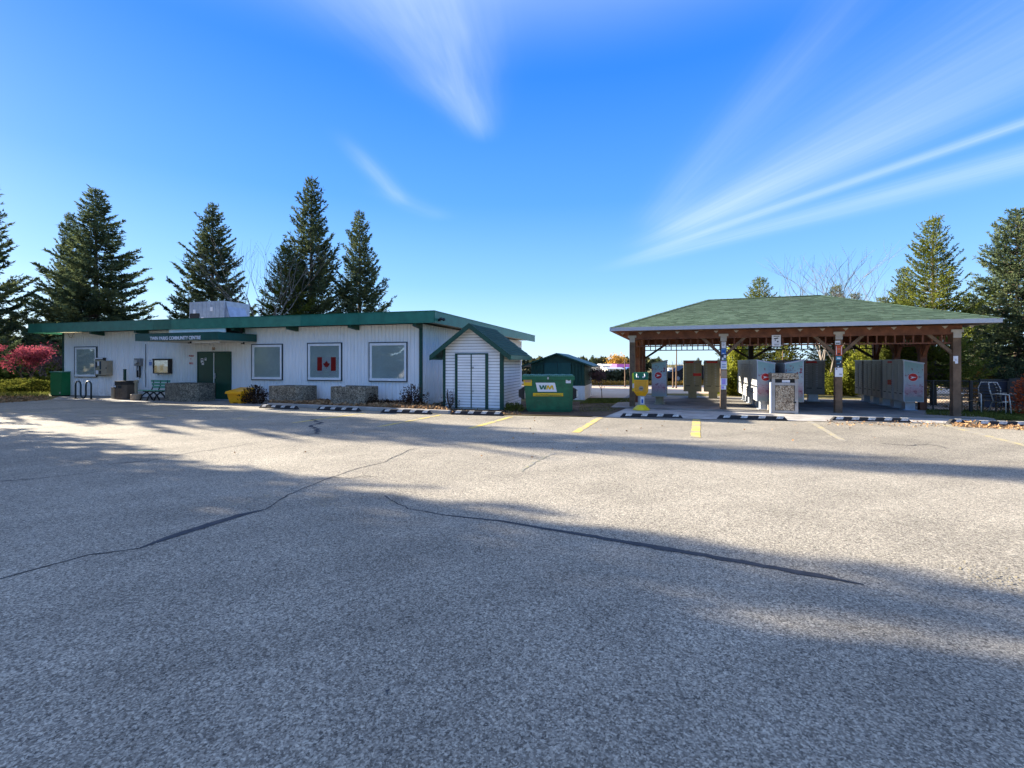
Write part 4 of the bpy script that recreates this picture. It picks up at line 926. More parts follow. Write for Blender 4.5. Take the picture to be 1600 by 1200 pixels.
def frieze(p0, p1, skip, m='wood_red'):
    """bottom rail and pickets hung below a beam, between the posts"""
    x0, y0 = p0; x1, y1 = p1; L = math.hypot(x1 - x0, y1 - y0); hx = abs(x1 - x0) > abs(y1 - y0)
    stops_ = sorted(skip)
    for i in range(len(stops_) - 1):
        a, c = stops_[i] + ps + .002, stops_[i+1] - ps - .002
        if hx: bar('rail', m, a, c, y0 - .02, y0 + .02, rz0, rz1)
        else: bar('rail', m, x0 - .02, x0 + .02, a, c, rz0, rz1)
        n = max(2, int(round((c - a)/.235)))
        for k in range(1, n):
            t = a + (c - a)*k/n
            if hx: o = bar('picket', m, t - .019, t + .019, y0 - .019, y0 + .019, rz1 + .001, BZ0 + .001)
            else: o = bar('picket', m, x0 - .019, x0 + .019, t - .019, t + .019, rz1 + .001, BZ0 + .001)
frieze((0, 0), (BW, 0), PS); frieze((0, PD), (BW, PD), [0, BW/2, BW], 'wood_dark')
frieze((0, 0), (0, PD), [0] + sideY); frieze((BW, 0), (BW, PD), [0] + sideY)
def brace(a, c, m='wood_brown'): b = MB(); b.beam(a, c, .085, .09); b.build('brace', M[m], pv_)
for x, sides in [(PS[1], (-1, 1)), (PS[2], (-1, 1)), (PS[3], (-1,))]:
    for sg in sides: brace((x + sg*(ps - .02), 0.0, 1.88), (x + sg*.66, 0.0, 2.46))
for x, sides in [(0, (1,)), (BW/2, (-1, 1)), (BW, (-1,))]:
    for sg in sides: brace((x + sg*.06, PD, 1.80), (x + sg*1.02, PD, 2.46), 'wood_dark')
for x in (0, BW):
    for y in sideY:
        for sg in (-1, 1):
            if y == PD and sg > 0: continue
            b = MB(); b.prism([(x - .05, y + sg*.09, 1.78), (x - .05, y + sg*.09, 2.46), (x - .05, y + sg*.62, 2.46)], [(x + .05, y + sg*.09, 1.78), (x + .05, y + sg*.09, 2.46), (x + .05, y + sg*.62, 2.46)]); b.build('gusset', M['wood_red'], pv_)
# roof
ox = .68; x0, x1, y0, y1 = -ox, BW + ox, -ox, PD + ox; ze, zr = 2.815, 4.09; ra, rb, ry = 2.67, 6.50, PD/2
C4 = [(x0, y0), (x1, y0), (x1, y1), (x0, y1)]; RA, RB = Vector((ra, ry, zr)), Vector((rb, ry, zr))
cor = [Vector((x, y, ze)) for x, y in C4]
planes = [(cor[0], cor[1], RB, RA), (cor[1], cor[2], RB, RB), (cor[2], cor[3], RA, RB), (cor[3], cor[0], RA, RA)]
for A_, B_, C_, D_ in planes:
    dn = Vector((0, 0, -.05)); b = MB()
    if (C_ - D_).length < 1e-6: b.prism([A_ + dn, B_ + dn, C_ + dn], [A_, B_, C_])
    else: b.prism([A_ + dn, B_ + dn, C_ + dn, D_ + dn], [A_, B_, C_, D_])
    b.build('roof_deck', M['wood_deck'], pv_)
    nrm = (B_ - A_).cross(D_ - A_).normalized()
    b = MB(); nC = 27
    for i in range(nC):
        ta, tb = i/nC, (i + 1.25)/nC if i < nC - 1 else 1.0
        a, c = A_.lerp(D_, ta), B_.lerp(C_, ta); e, g_ = A_.lerp(D_, min(tb, 1)), B_.lerp(C_, min(tb, 1))
        L = (c - a).length
        if L < .1: continue
        dr = (c - a).normalized(); up = (e - a) - dr * (e - a).dot(dr)
        lo_l, hi_l = (e - a).dot(dr), (g_ - a).dot(dr)
        x = -random.uniform(0, .3)
        while x < L:
            wd = random.choice([.14, .18, .22, .30, .36]); p, q = max(x, 0), min(x + wd - .006, L)
            if q > p + .01:
                lift = random.uniform(.009, .017)
                tp0, tp1 = max(p, min(lo_l, L)), min(q, max(hi_l, 0))
                if tp1 <= tp0:
                    if p < lo_l: tp0, tp1 = q, q + .0
                    if q > hi_l: tp0, tp1 = p, p + .0
                    # corner tab: shrink towards the hip
                    tt = (q/lo_l if (lo_l > 0 and q < lo_l) else ((L - p)/(L - hi_l) if hi_l < L and p > hi_l else 1)); tt = max(.0, min(1, tt))
                    if tt <= 0: x += wd; continue
                    T = q if q < lo_l else p
                    b.quad(a + dr*p + nrm*lift, a + dr*q + nrm*lift, a + dr*T + up*tt + nrm*(.003 + (lift-.003)*(1-tt)))
                else:
                    b.quad(a + dr*p + nrm*lift, a + dr*q + nrm*lift, a + dr*tp1 + up + nrm*.003, a + dr*tp0 + up + nrm*.003)
                    b.quad(a + dr*p, a + dr*q, a + dr*q + nrm*lift, a + dr*p + nrm*lift)
            x += wd
    tag(b.build('shingles', M['shingle'], pv_), kind='stuff')
for a, c in [(cor[0], RA), (cor[1], RB), (cor[2], RB), (cor[3], RA), (RA, RB)]:
    d = (c - a); n = int(d.length/.22); b = MB()
    sd_ = d.cross(Vector((0, 0, 1))).normalized() * .10
    for k in range(n):
        p, q = a + d*(k/n), a + d*((k + 1.05)/n); u_ = Vector((0, 0, .022)); v_ = Vector((0, 0, .030)); dn = Vector((0, 0, -.030))
        b.quad(p + v_, q + u_, q + sd_ + dn + u_, p + sd_ + dn + v_); b.quad(q + u_, p + v_, p - sd_ + dn + v_, q - sd_ + dn + u_)
    tag(b.build('ridge_cap', M['shingle'], pv_), kind='stuff')
t = .03
for a, c in [((x0 - t, x1 + t), (y0 - t, y0)), ((x0 - t, x1 + t), (y1, y1 + t)), ((x0 - t, x0), (y0 + .001, y1 - .001)), ((x1, x1 + t), (y0 + .001, y1 - .001))]:
    bar('eave_fascia', 'fascia_grey', a[0], a[1], c[0], c[1], ze - .11, ze + .012)
sl = (zr - ze)/(ry - y0)
n = 17
for k in range(n):
    x = x0 + .35 + (x1 - x0 - .7)*k/(n - 1)
    for fr in (1, -1):
        lim = 1.0
        if x < ra: lim = (x - x0)/(ra - x0)
        elif x > rb: lim = (x1 - x)/(x1 - rb)
        yA = y0 + .01 if fr > 0 else y1 - .01; yB = yA + (ry - yA)*min(lim, .985)
        zA, zB = ze - .125, ze - .125 + (zr - ze)*min(lim, .985)
        b = MB(); b.prism([(x - .019, yA, zA), (x + .019, yA, zA), (x + .019, yB, zB), (x - .019, yB, zB)] if fr > 0 else [(x - .019, yB, zB), (x + .019, yB, zB), (x + .019, yA, zA), (x - .019, yA, zA)],
                       [(x - .019, yA, zA + .07), (x + .019, yA, zA + .07), (x + .019, yB, zB + .07), (x - .019, yB, zB + .07)] if fr > 0 else [(x - .019, yB, zB + .07), (x + .019, yB, zB + .07), (x + .019, yA, zA + .07), (x - .019, yA, zA + .07)])
        b.build('rafter', M['wood_deck'], pv_)
        if fr > 0:
            b = MB(); b.prism([(x - .075, -.10, BZ1 - .02), (x, -.10, BZ1 - .10), (x + .075, -.10, BZ1 - .02)], [(x - .075, -.087, BZ1 - .02), (x, -.087, BZ1 - .10), (x + .075, -.087, BZ1 - .02)]); b.build('rafter_glint', M['bracket'], pv_)  # pale wedge standing for light caught on the rafter tail

# ------------------------------------------------------------------ community mailboxes
mb_z0, mbF, mbB = .34, 1.71, 1.60
def mailbox(lx, ly, turn, label, colm='grey_box', wrap=None, w=.83, d=.52, slots=13, red=None, ped='plain', grp='community mailboxes under the shelter'):
    """front face looks along local -y; lx,ly is its base centre on the slab"""
    r = empty('mailbox', P.w(lx, ly, zG), P.rz + turn, label, 'mailbox', grp)
    z0, zf, zb = mb_z0 - zG, mbF - zG, mbB - zG; h = w/2
    b = MB(); b.prism([(-h, -d/2, z0), (h, -d/2, z0), (h, d/2, z0), (-h, d/2, z0)], [(-h, -d/2, zf - .03), (h, -d/2, zf - .03), (h, d/2, zb - .03), (-h, d/2, zb - .03)]); b.build('cabinet', M[colm], r)
    b = MB(); b.prism([(-h - .01, -d/2 - .03, zf - .029), (h + .01, -d/2 - .03, zf - .029), (h + .01, d/2 + .02, zb - .032), (-h - .01, d/2 + .02, zb - .032)], [(-h - .01, -d/2 - .03, zf), (h + .01, -d/2 - .03, zf), (h + .01, d/2 + .02, zb), (-h - .01, d/2 + .02, zb)]); b.build('cap', M['galv'] if colm != 'tan_box' else M[colm], r)
    # locker doors: two columns of slots above a row of parcel compartments
    b = MB(); yf = -d/2 - .012; top = zf - .14; bot = z0 + .30; sh = (top - bot)/slots
    for cx in (-h/2 - .0, h/2 + .0):
        for k in range(slots):
            b.box(cx - h/2 + .022, cx + h/2 - .022, yf, -d/2 - .0005, bot + k*sh + .006, bot + (k+1)*sh - .006)
        b.box(cx - h/2 + .022, cx + h/2 - .022, yf, -d/2 - .0005, z0 + .02, z0 + .28)
    tag(b.build('locker_doors', M[colm], r), kind='stuff')
    b = MB()
    for cx in (-h/2, h/2):
        for k in range(slots): b.box(cx + h/2 - .07, cx + h/2 - .05, yf - .006, yf - .0005, bot + (k+.35)*sh, bot + (k+.65)*sh)
        b.box(cx - .09, cx + .09, yf - .008, yf - .0005, z0 + .235, z0 + .262)
    tag(b.build('locks', M['dark_slot'], r), kind='stuff')
    b = MB()
    for cx in (-h/2, h/2):
        for k in range(slots): b.box(cx - h/2 + .05, cx - h/2 + .12, yf - .002, yf - .0003, bot + (k+.4)*sh, bot + (k+.62)*sh)
    tag(b.build('number_tags', M['galv'], r), kind='stuff')
    boxthing(r, 'header', M['dark_box'] if colm != 'grey_box' else M['grey_box'], -h + .01, h - .01, yf, -d/2 - .0005, zf - .125, zf - .04)
    if red:
        boxthing(r, 'red_header', M['red'], -h + red[0]*w, -h + red[1]*w, yf - .005, yf - .0005, zf - .115, zf - .045)
        if len(red) > 2: boxthing(r, 'red_notice', M['red'], -h + red[2]*w, -h + red[3]*w, yf - .006, yf - .001, red[4], red[5])
    # pedestal
    b = MB(); pw = .17 if ped == 'plain' else .15
    b.prism([(-pw, -.13, 0.0), (pw, -.13, 0.0), (pw, .13, 0.0), (-pw, .13, 0.0)], [(-pw, -.13, z0), (pw, -.13, z0), (pw, .13, z0), (-pw, .13, z0)]); b.box(-pw - .05, pw + .05, -.19, .19, 0.001, .022); b.build('pedestal', M['galv'] if colm != 'tan_box' else M[colm], r)
    if wrap:   # printed end panel on the side that faces the lot; wrap = +1 / -1 local x side
        xs = wrap*h; xo = xs + wrap*.006
        b = MB(); ring = [(-d/2 + .015, z0 + .02), (d/2 - .015, z0 + .02), (d/2 - .015, zb - .05), (-d/2 + .015, zf - .05)]
        lo = [(xs + wrap*.0005, y, z) for y, z in ring]; hi = [(xo, y, z) for y, z in ring]
        b.prism(lo, hi); pn = b.build('printed_panel', M['wrap'], r)
        cyy, czz, rr = (-.02 if wrap > 0 else .02), 1.09, .125
        def dsc(name, m, rad, off, f=1.0):
            b = MB(); ring = [(cyy + rad*math.cos(2*math.pi*k/32), czz + rad*math.sin(2*math.pi*k/32)) for k in range(32)]
            b.prism([(xo + wrap*off, y, z) for y, z in ring], [(xo + wrap*(off + .002), y, z) for y, z in ring]); b.build(name, m, pn)
        dsc('logo_ring', M['paper'], rr*1.06, .0005); dsc('logo_disc', M['red'], rr, .003)
        sgn = 1 if wrap > 0 else -1
        wing = [(-.80, .38), (.05, .12), (.78, -.02), (.20, -.16), (-.72, -.50), (-.25, -.10), (-.62, .02), (-.20, .06)]
        b = MB(); pts = [(xo + wrap*.0062, cyy + sgn*x*rr*.9, czz + y*rr*.9) for x, y in wing]; k0 = len(b.v); b.v += [(xo + wrap*.0062, cyy + sgn*.1*rr, czz)] + pts
        b.f = [(0, 1 + i, 1 + (i+1) % 8) for i in range(8)]; b.build('wing_mark', M['paper'], pn)
        b = MB(); 
        for zz in (z0 + .006, zb - .046): pass
        boxthing(r, 'edge_trim', M['galv'], min(xs, xo + wrap*.004), max(xs, xo + wrap*.004), -d/2 - .004, -d/2 + .0145, z0, zf - .035)
    return r
def side_of(px, dpt):   # local x on the line ly = dpt
    return P.lx(px, dpt)
# row facing right, at the left end
y = .95; c = P.lx(1029.5, y)
mailbox(c, y + .415, R(90), 'floral-panelled mailbox standing alone at the left end of the shelter', 'tan_box', wrap=-1)
mailbox(c, y + .415 + .86, R(90), 'plain mailbox directly behind the left-end floral mailbox', 'tan_box')
# two tan ones facing the lot at the back left
y = 5.15
for pa, pb, lab, red in [(1068, 1096.3, 'olive tan mailbox with a red notice on its right column', (.12, .55, .53, .98, .98, 1.10)), (1100.5, 1129, 'olive tan mailbox just left of the poster-covered post', (.12, .72))]:
    xa, xb = P.lx(pa, y - .26), P.lx(pb, y - .26); mailbox((xa + xb)/2, y, 0, lab, 'tan_box', w=xb - xa, red=red, grp='community mailboxes under the shelter')
# centre double row
xl = P.lx(1183, -.15); pos = ['nearest', 'second', 'third', 'fourth', 'fifth', 'farthest']
for k in range(6):
    y = .02 + .415 + k*.86
    lab = 'floral-panelled mailbox at the near left end of the middle rows' if k == 0 else '%s mailbox from the front in the left-facing middle row' % pos[k]
    mailbox(xl + .29, y, R(-90), lab, 'grey_box', wrap=1 if k == 0 else None)
    lab = 'floral-panelled mailbox behind the pebbled litter bin' if k == 0 else '%s mailbox from the front in the right-facing middle row' % pos[k]
    mailbox(xl + 1.09, y, R(90), lab, 'grey_box', wrap=-1 if k == 0 else None)
# right row
xr_ = P.lx(1413.5, 1.35); wds = [1.35, 2.22, 3.16, 4.02, 4.96, 5.82]
for k in range(5):
    y = wds[k] + .43
    lab = 'floral-panelled mailbox at the near end of the right row' if k == 0 else ('grey mailbox with a small red notice in the right row' if k == 1 else '%s mailbox from the front in the shaded right row' % pos[k])
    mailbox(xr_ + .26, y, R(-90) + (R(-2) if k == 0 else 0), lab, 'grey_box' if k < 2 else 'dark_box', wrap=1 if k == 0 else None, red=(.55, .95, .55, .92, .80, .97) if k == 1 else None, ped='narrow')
# dark ones at the back right
y = 4.75
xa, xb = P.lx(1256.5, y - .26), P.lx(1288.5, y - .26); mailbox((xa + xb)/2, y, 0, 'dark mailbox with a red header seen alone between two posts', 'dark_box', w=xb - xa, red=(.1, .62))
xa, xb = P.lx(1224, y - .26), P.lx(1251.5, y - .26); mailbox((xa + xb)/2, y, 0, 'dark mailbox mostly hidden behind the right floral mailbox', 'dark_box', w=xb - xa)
r_ = empty('white_post', P.w(P.lx(1254.2, 5.0), 5.0, zG), P.rz, 'slim pale post between the two dark mailboxes', 'post')
b = MB(); b.tube([(0, 0, 0), (0, 0, 1.66)], .055, 10); b.build('post', M['white_paint'], r_); b = MB(); b.lathe([(.065, 1.662), (.02, 1.70)], 0, 0, 10); b.build('cap', M['white_paint'], r_)

# ------------------------------------------------------------------ pebbled litter bin
c_ = gp(1206, 645.6, .015); s = c_.y / F
r_ = empty('pebbled_bin', c_, P.rz, 'square litter bin with pebbled concrete panel and open hood', 'bin'); w1, h1 = 36*s, 62.5*s; hb = h1*.70
boxthing(r_, 'core', M['dark_slot'], .06, w1 - .06, .06, w1 - .06, .03, h1*.93)
for x in (0, w1 - .09):
    for y in (0, w1 - .09): boxthing(r_, 'corner_post', M['concrete'], x, x + .09, y, y + .09, 0, h1*.86)
boxthing(r_, 'top_rail', M['concrete'], .092, w1 - .092, .0, .05, hb, hb + .08); boxthing(r_, 'bottom_rail', M['concrete'], .092, w1 - .092, .0, .05, .02, .09)
boxthing(r_, 'front_panel', M['aggregate_light'], .105, w1 - .105, .012, .055, .10, hb - .01); boxthing(r_, 'side_panel', M['aggregate_light'], .012, .055, .10, w1 - .10, .05, hb)
boxthing(r_, 'side_panel', M['aggregate_light'], w1 - .055, w1 - .012, .10, w1 - .10, .05, hb)
b = MB(); b.prism([(-.0, -.02, h1*.86 + .001), (w1 + .02, -.02, h1*.86 + .001), (w1 + .02, w1 + .02, h1*.86 + .001), (-.0, w1 + .02, h1*.86 + .001)], [(.0, .0, h1), (w1, .0, h1), (w1, w1, h1), (.0, w1, h1)]); b.build('hood', M['aggregate_light'], r_)
boxthing(r_, 'paper_stack', M['paper'], w1*.40, w1*.70, .03, .06, hb + .09, hb + .17); boxthing(r_, 'latch', M['black'], w1 - .13, w1 - .06, -.02, -.001, hb*.38, hb*.43)
boxthing(r_, 'sunlit_edge', M['white_paint'], -.05, -.008, -.01, .05, .0, h1*.78)  # sunlit left side of the bin put in as a white strip

# ------------------------------------------------------------------ yellow dispenser
c_ = gp(1002, 640.3, .02); s = c_.y / F
r_ = empty('yellow_dispenser', c_, P.rz, 'yellow pedestal collection box with green top beside the left front post', 'collection box')
b = MB(); b.lathe([(13.8*s, .0), (13.2*s, 1.5*s), (7.5*s, 6.5*s), (5.6*s, 8*s)], 0, 0, 8, R(22.5)); b.build('base', M['yellow2'], r_)
b = MB(); b.lathe([(5.4*s, 8*s), (5.4*s, 22*s)], 0, 0, 8, R(22.5)); b.build('stem', M['steel'], r_)
boxthing(r_, 'label', M['paper'], -.6*s, 4.2*s, -5.6*s, -5.45*s, 10*s, 20.5*s); boxthing(r_, 'blue_print', M['ink_blue'], .6*s, 3.2*s, -5.75*s, -5.62*s, 11*s, 17*s)
hw = 10.2*s
b = MB(); b.prism([(-hw*.62, -hw*.5, 22*s), (hw*.62, -hw*.5, 22*s), (hw*.62, hw*.5, 22*s), (-hw*.62, hw*.5, 22*s)], [(-hw, -hw*.8, 28*s), (hw, -hw*.8, 28*s), (hw, hw*.8, 28*s), (-hw, hw*.8, 28*s)]); b.box(-hw, hw, -hw*.8, hw*.8, 28*s + .001, 47*s); b.build('body', M['yellow'], r_)
boxthing(r_, 'front_panel', M['orange_y'], -hw*.85, hw*.85, -hw*.8 - .010, -hw*.8 - .001, 29*s, 46*s)
b = MB(); b.lathe([(3.6*s, 0), (3.4*s, .012)], 0, 0, 20); o = b.build('round_label', M['tan_metal'], r_); o.location = (.5*s, -hw*.8 - .0105, 34*s); o.rotation_euler = (R(90), 0, 0)
boxthing(r_, 'slot', M['dark_slot'], -1.6*s, 2.6*s, -hw*.8 - .028, -hw*.8 - .0225, 33*s, 34*s)
b = MB(); b.prism([(-hw, -hw*.8, 47*s + .001), (hw, -hw*.8, 47*s + .001), (hw, hw*.8, 47*s + .001), (-hw, hw*.8, 47*s + .001)], [(-hw*1.1, -hw*.85, 58.5*s), (hw*1.05, -hw*.85, 58.5*s), (hw*1.05, hw*.8, 58.5*s), (-hw*1.1, hw*.8, 58.5*s)]); b.build('green_top', M['ink_green'], r_)
for cx in (-5*s, 4.6*s):
    b = MB(); sg = 1 if cx < 0 else -1
    b.tube([(cx - sg*.8*s, -hw*.8 - .03, 56.5*s), (cx - sg*1.4*s, -hw*.8 - .03, 53.5*s), (cx - sg*.8*s, -hw*.8 - .03, 51*s)], .9*s, 6); b.tube([(cx + sg*1.0*s, -hw*.8 - .03, 53*s), (cx + sg*1.3*s, -hw*.8 - .03, 50.2*s)], 1.0*s, 6)
    b.build('swoosh_mark', M['paper'], r_)
boxthing(r_, 'side_wing', M['yellow2'], -hw - 3.2*s, -hw - .001, -hw*.3, hw*.5, 29*s, 57*s); boxthing(r_, 'side_label', M['paper'], -hw - 3.0*s, -hw - .4*s, -hw*.3 - .008, -hw*.3 - .001, 34*s, 41*s)

# ------------------------------------------------------------------ posters and notices on the shelter
def poster(px0, px1, ya, yb, base, label, prints, ly=-ps - .012, cat='poster', tilt=0.0):
    xa, xb = P.lx(px0, ly), P.lx(px1, ly); pm = (px0 + px1)/2; z1, z0 = P.z(pm, ya, ly), P.z(pm, yb, ly)
    r = empty('poster', P.w(xa, ly, z0), P.rz, label, cat); r.rotation_euler = (0, tilt, P.rz); W_, H_ = xb - xa, z1 - z0
    boxthing(r, 'sheet', M[base], 0, W_, -.003, 0, 0, H_)
    for i, (a, c, d, e, m) in enumerate(prints): boxthing(r, 'print', M[m], W_*a, W_*c, -.0042 - i*.0004, -.0032, H_*d, H_*e)
    return r
lnz = [(.15, .85, .8, .87, 'ink'), (.15, .75, .62, .66, 'ink'), (.15, .8, .5, .54, 'ink'), (.15, .7, .38, .42, 'ink')]
poster(1127.5, 1134, 534, 544, 'paper', 'white notice topmost on the second shelter post', lnz)
poster(1127, 1134.5, 544.6, 553.5, 'paper_blue', 'blue notice near the top of the second post', [(.15, .8, .3, .7, 'ink_blue'), (.2, .6, .1, .2, 'paper')])
poster(1127, 1135, 554, 563.5, 'paper_dark', 'dark patterned notice on the second post', [(.1, .45, .1, .5, 'paper'), (.5, .9, .45, .9, 'paper'), (.5, .85, .1, .35, 'paper_teal')])
poster(1126.3, 1135.6, 564, 577, 'paper', 'large white notice halfway up the second post', [(.1, .9, .86, .96, 'paper_lilac'), (.15, .85, .52, .60, 'ink_blue'), (.15, .8, .35, .4, 'ink'), (.15, .85, .18, .24, 'ink_blue')])
poster(1126.0, 1136, 578.5, 590.2, 'paper_tan', 'brown cardboard notice on the second post', [(.15, .85, .1, .9, 'terracotta')])
poster(1125.8, 1136, 591, 602, 'paper', 'white and lilac notice low on the second post', [(.2, .8, .1, .95, 'paper_lilac')])
poster(1126.4, 1134.5, 602.4, 608.6, 'paper', 'small printed notice lowest on the second post', [(.1, .6, .2, .8, 'paper_lilac')])
# camera sign hung from the rail
pr = poster(1206, 1220, 523.5, 541.2, 'paper', 'white surveillance sign with black camera symbol hanging from the beam', [(.2, .85, .86, .92, 'ink'), (.3, .8, .10, .13, 'ink'), (.25, .85, .18, .21, 'ink')], ly=-.11, cat='sign')
b = MB(); W_, H_ = (P.lx(1220, -.11) - P.lx(1206, -.11)), (P.z(1213, 523.5, -.11) - P.z(1213, 541.2, -.11))
b.prism([(W_*a, -.006, H_*c) for a, c in [(.25, .62), (.72, .68), (.70, .78), (.24, .72)]], [(W_*a, -.003, H_*c) for a, c in [(.25, .62), (.72, .68), (.70, .78), (.24, .72)]][::1])
b.prism([(W_*a, -.006, H_*c) for a, c in [(.30, .48), (.42, .50), (.48, .61), (.40, .61)]], [(W_*a, -.003, H_*c) for a, c in [(.30, .48), (.42, .50), (.48, .61), (.40, .61)]])
b.disc(W_*.66, H_*.42, -.0055, W_*.10, 14); b.build('camera_symbol', M['ink'], pr)
poster(1305, 1313, 532.5, 538.3, 'paper', 'small torn white scrap near the top of the third post', [(.1, .9, .2, .5, 'paper_dark')])
poster(1305.6, 1316, 539.5, 555.8, 'paper_orange', 'orange-red poster on the third shelter post', [(.08, .16, .1, .9, 'paper'), (.85, .93, .1, .9, 'paper'), (.3, .7, .1, .25, 'ink'), (.3, .75, .6, .7, 'paper_tan')])
poster(1306, 1315, 556.8, 562.8, 'paper_teal', 'teal notice under the orange poster', [(.2, .8, .3, .7, 'paper')])
poster(1306.3, 1315, 563.3, 574, 'paper_dark', 'dark notice with small white marks on the third post', [(.1, .8, .55, .62, 'paper_teal'), (.7, .9, .7, .85, 'paper'), (.3, .5, .05, .2, 'paper')])
poster(1304.6, 1317, 574.6, 588.8, 'paper', 'pale blue-white page at eye height on the third post', [(.12, .3, .8, .92, 'ink'), (.55, .88, .2, .26, 'ink'), (.5, .88, .32, .35, 'ink')])
poster(1489.5, 1497, 556.2, 568, 'paper', 'torn white triangular page on the right corner post', [(.25, .75, .55, .60, 'ink'), (.3, .7, .4, .44, 'ink'), (.0, .35, .0, .3, 'wood_brown')])

# ------------------------------------------------------------------ chain-link fence and yard behind it
fa, fb = Vector((P.w(9.6, 1.9).x, P.w(9.6, 1.9).y, 0)), None
f0, f1 = gp(1446, 643.5), gp(1640, 649.5)
fd = f1 - f0; FL = fd.length * 1.35; fang = math.atan2(fd.y, fd.x)
fe = empty('chainlink_fence', f0, fang, 'black chain-link fence with thin rails right of the shelter', 'fence'); FH = 1.02
def fx_(px):  # distance along the fence
    k = (px - 800)/F; u = fd.normalized(); return (k*f0.y - f0.x)/(u.x - k*u.y)
for px, r__ in [(1458, .022), (1517, .05), (1575, .022), (1640, .05)]:
    b = MB(); b.tube([(fx_(px), 0, 0), (fx_(px), 0, FH + .02)], r__, 8); b.build('fence_post', M['fence_black'], fe)
for z in (FH, FH*.76, FH*.46):
    b = MB(); b.tube([(0, -.0, z), (FL, 0, z)], .016 if z == FH else .009, 6); b.build('rail', M['fence_black'], fe)
b = MB(); st = .085; n = int(FL/st)
for i in range(-int(FH/st), n):
    xa, xb = i*st, i*st + FH
    a, c = max(xa, 0), min(xb, FL)
    if c > a:
        for sgn in (1, -1):
            za, zc_ = (a - xa), (c - xa)
            if sgn < 0: za, zc_ = FH - za, FH - zc_
            dx, dzz = 1, sgn; nx, nz = -.0022*sgn, .0022
            b.quad((a + nx, -.004*sgn, za + nz), (a - nx, -.004*sgn, za - nz), (c - nx, -.004*sgn, zc_ - nz), (c + nx, -.004*sgn, zc_ + nz))
tag(b.build('wire_mesh', M['fence_black'], fe), kind='stuff')
# dark screens behind the fence
a = Vector(((1532-800)/F*16.4, 16.4, 0)); w_ = (1576-1532)/F*16.4
r_ = empty('dark_screen', a, R(-4), 'low dark navy screen panel behind the chain-link fence', 'screen')
boxthing(r_, 'panel', M['navy'], 0, w_, 0, .06, .04, .98); boxthing(r_, 'rail', M['black'], -.02, w_, -.01, .07, .982, 1.03)
a = Vector(((1577-800)/F*16.2, 16.2, 0)); r_ = empty('wooden_screen', a, R(-4), 'dark plank fence panel at the far right edge', 'fence')
for k in range(14): boxthing(r_, 'plank', M['wood_dark'], k*.145, k*.145 + .135, 0 + .006*(k % 2), .03 + .006*(k % 2), .02, 1.06 + .01*(k % 3))
boxthing(r_, 'back_rail', M['wood_dark'], 0, 2.0, .04, .08, .8, .88)
def chair(px, py, label, turn):
    c_ = gp(px, py); r = empty('garden_chair', c_, turn, label, 'chair', 'metal garden chairs behind the fence')
    def tb(name, pts, rad=.016): b = MB(); b.tube(pts, rad, 6); b.build(name, M['alu'], r, smooth=True)
    for x in (-.27, .27):
        tb('leg', [(x, -.25, 0), (x, -.22, .40), (x, -.2, .62), (x, .1, .64), (x, .22, .60)]); tb('leg', [(x, .30, 0), (x, .18, .38), (x, -.18, .40)])
    tb('back_frame', [(-.24, .16, .38), (-.25, .26, .8), (-.18, .30, .98), (.18, .30, .98), (.25, .26, .8), (.24, .16, .38)])
    for k in range(5): b = MB(); b.box(-.24, .24, .19 + .02*k, .20 + .02*k, .48 + .09*k, .53 + .09*k); b.build('back_strap', M['wood_dark'], r)
    for k in range(5): b = MB(); b.box(-.25, .25, -.2 + .08*k, -.14 + .08*k, .395, .405); b.build('seat_strap', M['wood_dark'], r)
    return r
chair(1569, 647.2, 'metal garden chair in front of the dark wooden panel', R(25)); chair(1549, 646.6, 'metal garden chair before the navy screen, left of the other chair', R(-35))
c_ = gp(1503, 646); r_ = empty('garden_bench', c_, R(-8), 'rusty brown metal bench frame behind the fence, left of the chairs', 'bench')
for x in (0, .95): 
    b = MB(); b.tube([(x, 0, 0), (x, 0, .60), (x, .42, .58), (x, .5, .0)], .022, 6); b.build('leg', M['wood_brown'], r_)
for k in range(4): boxthing(r_, 'seat_slat', M['wood_brown'], 0, .95, .03 + .1*k, .10 + .1*k, .40, .42)
for k in range(3): boxthing(r_, 'back_slat', M['wood_brown'], 0, .95, .48, .50, .5 + .12*k, .56 + .12*k)

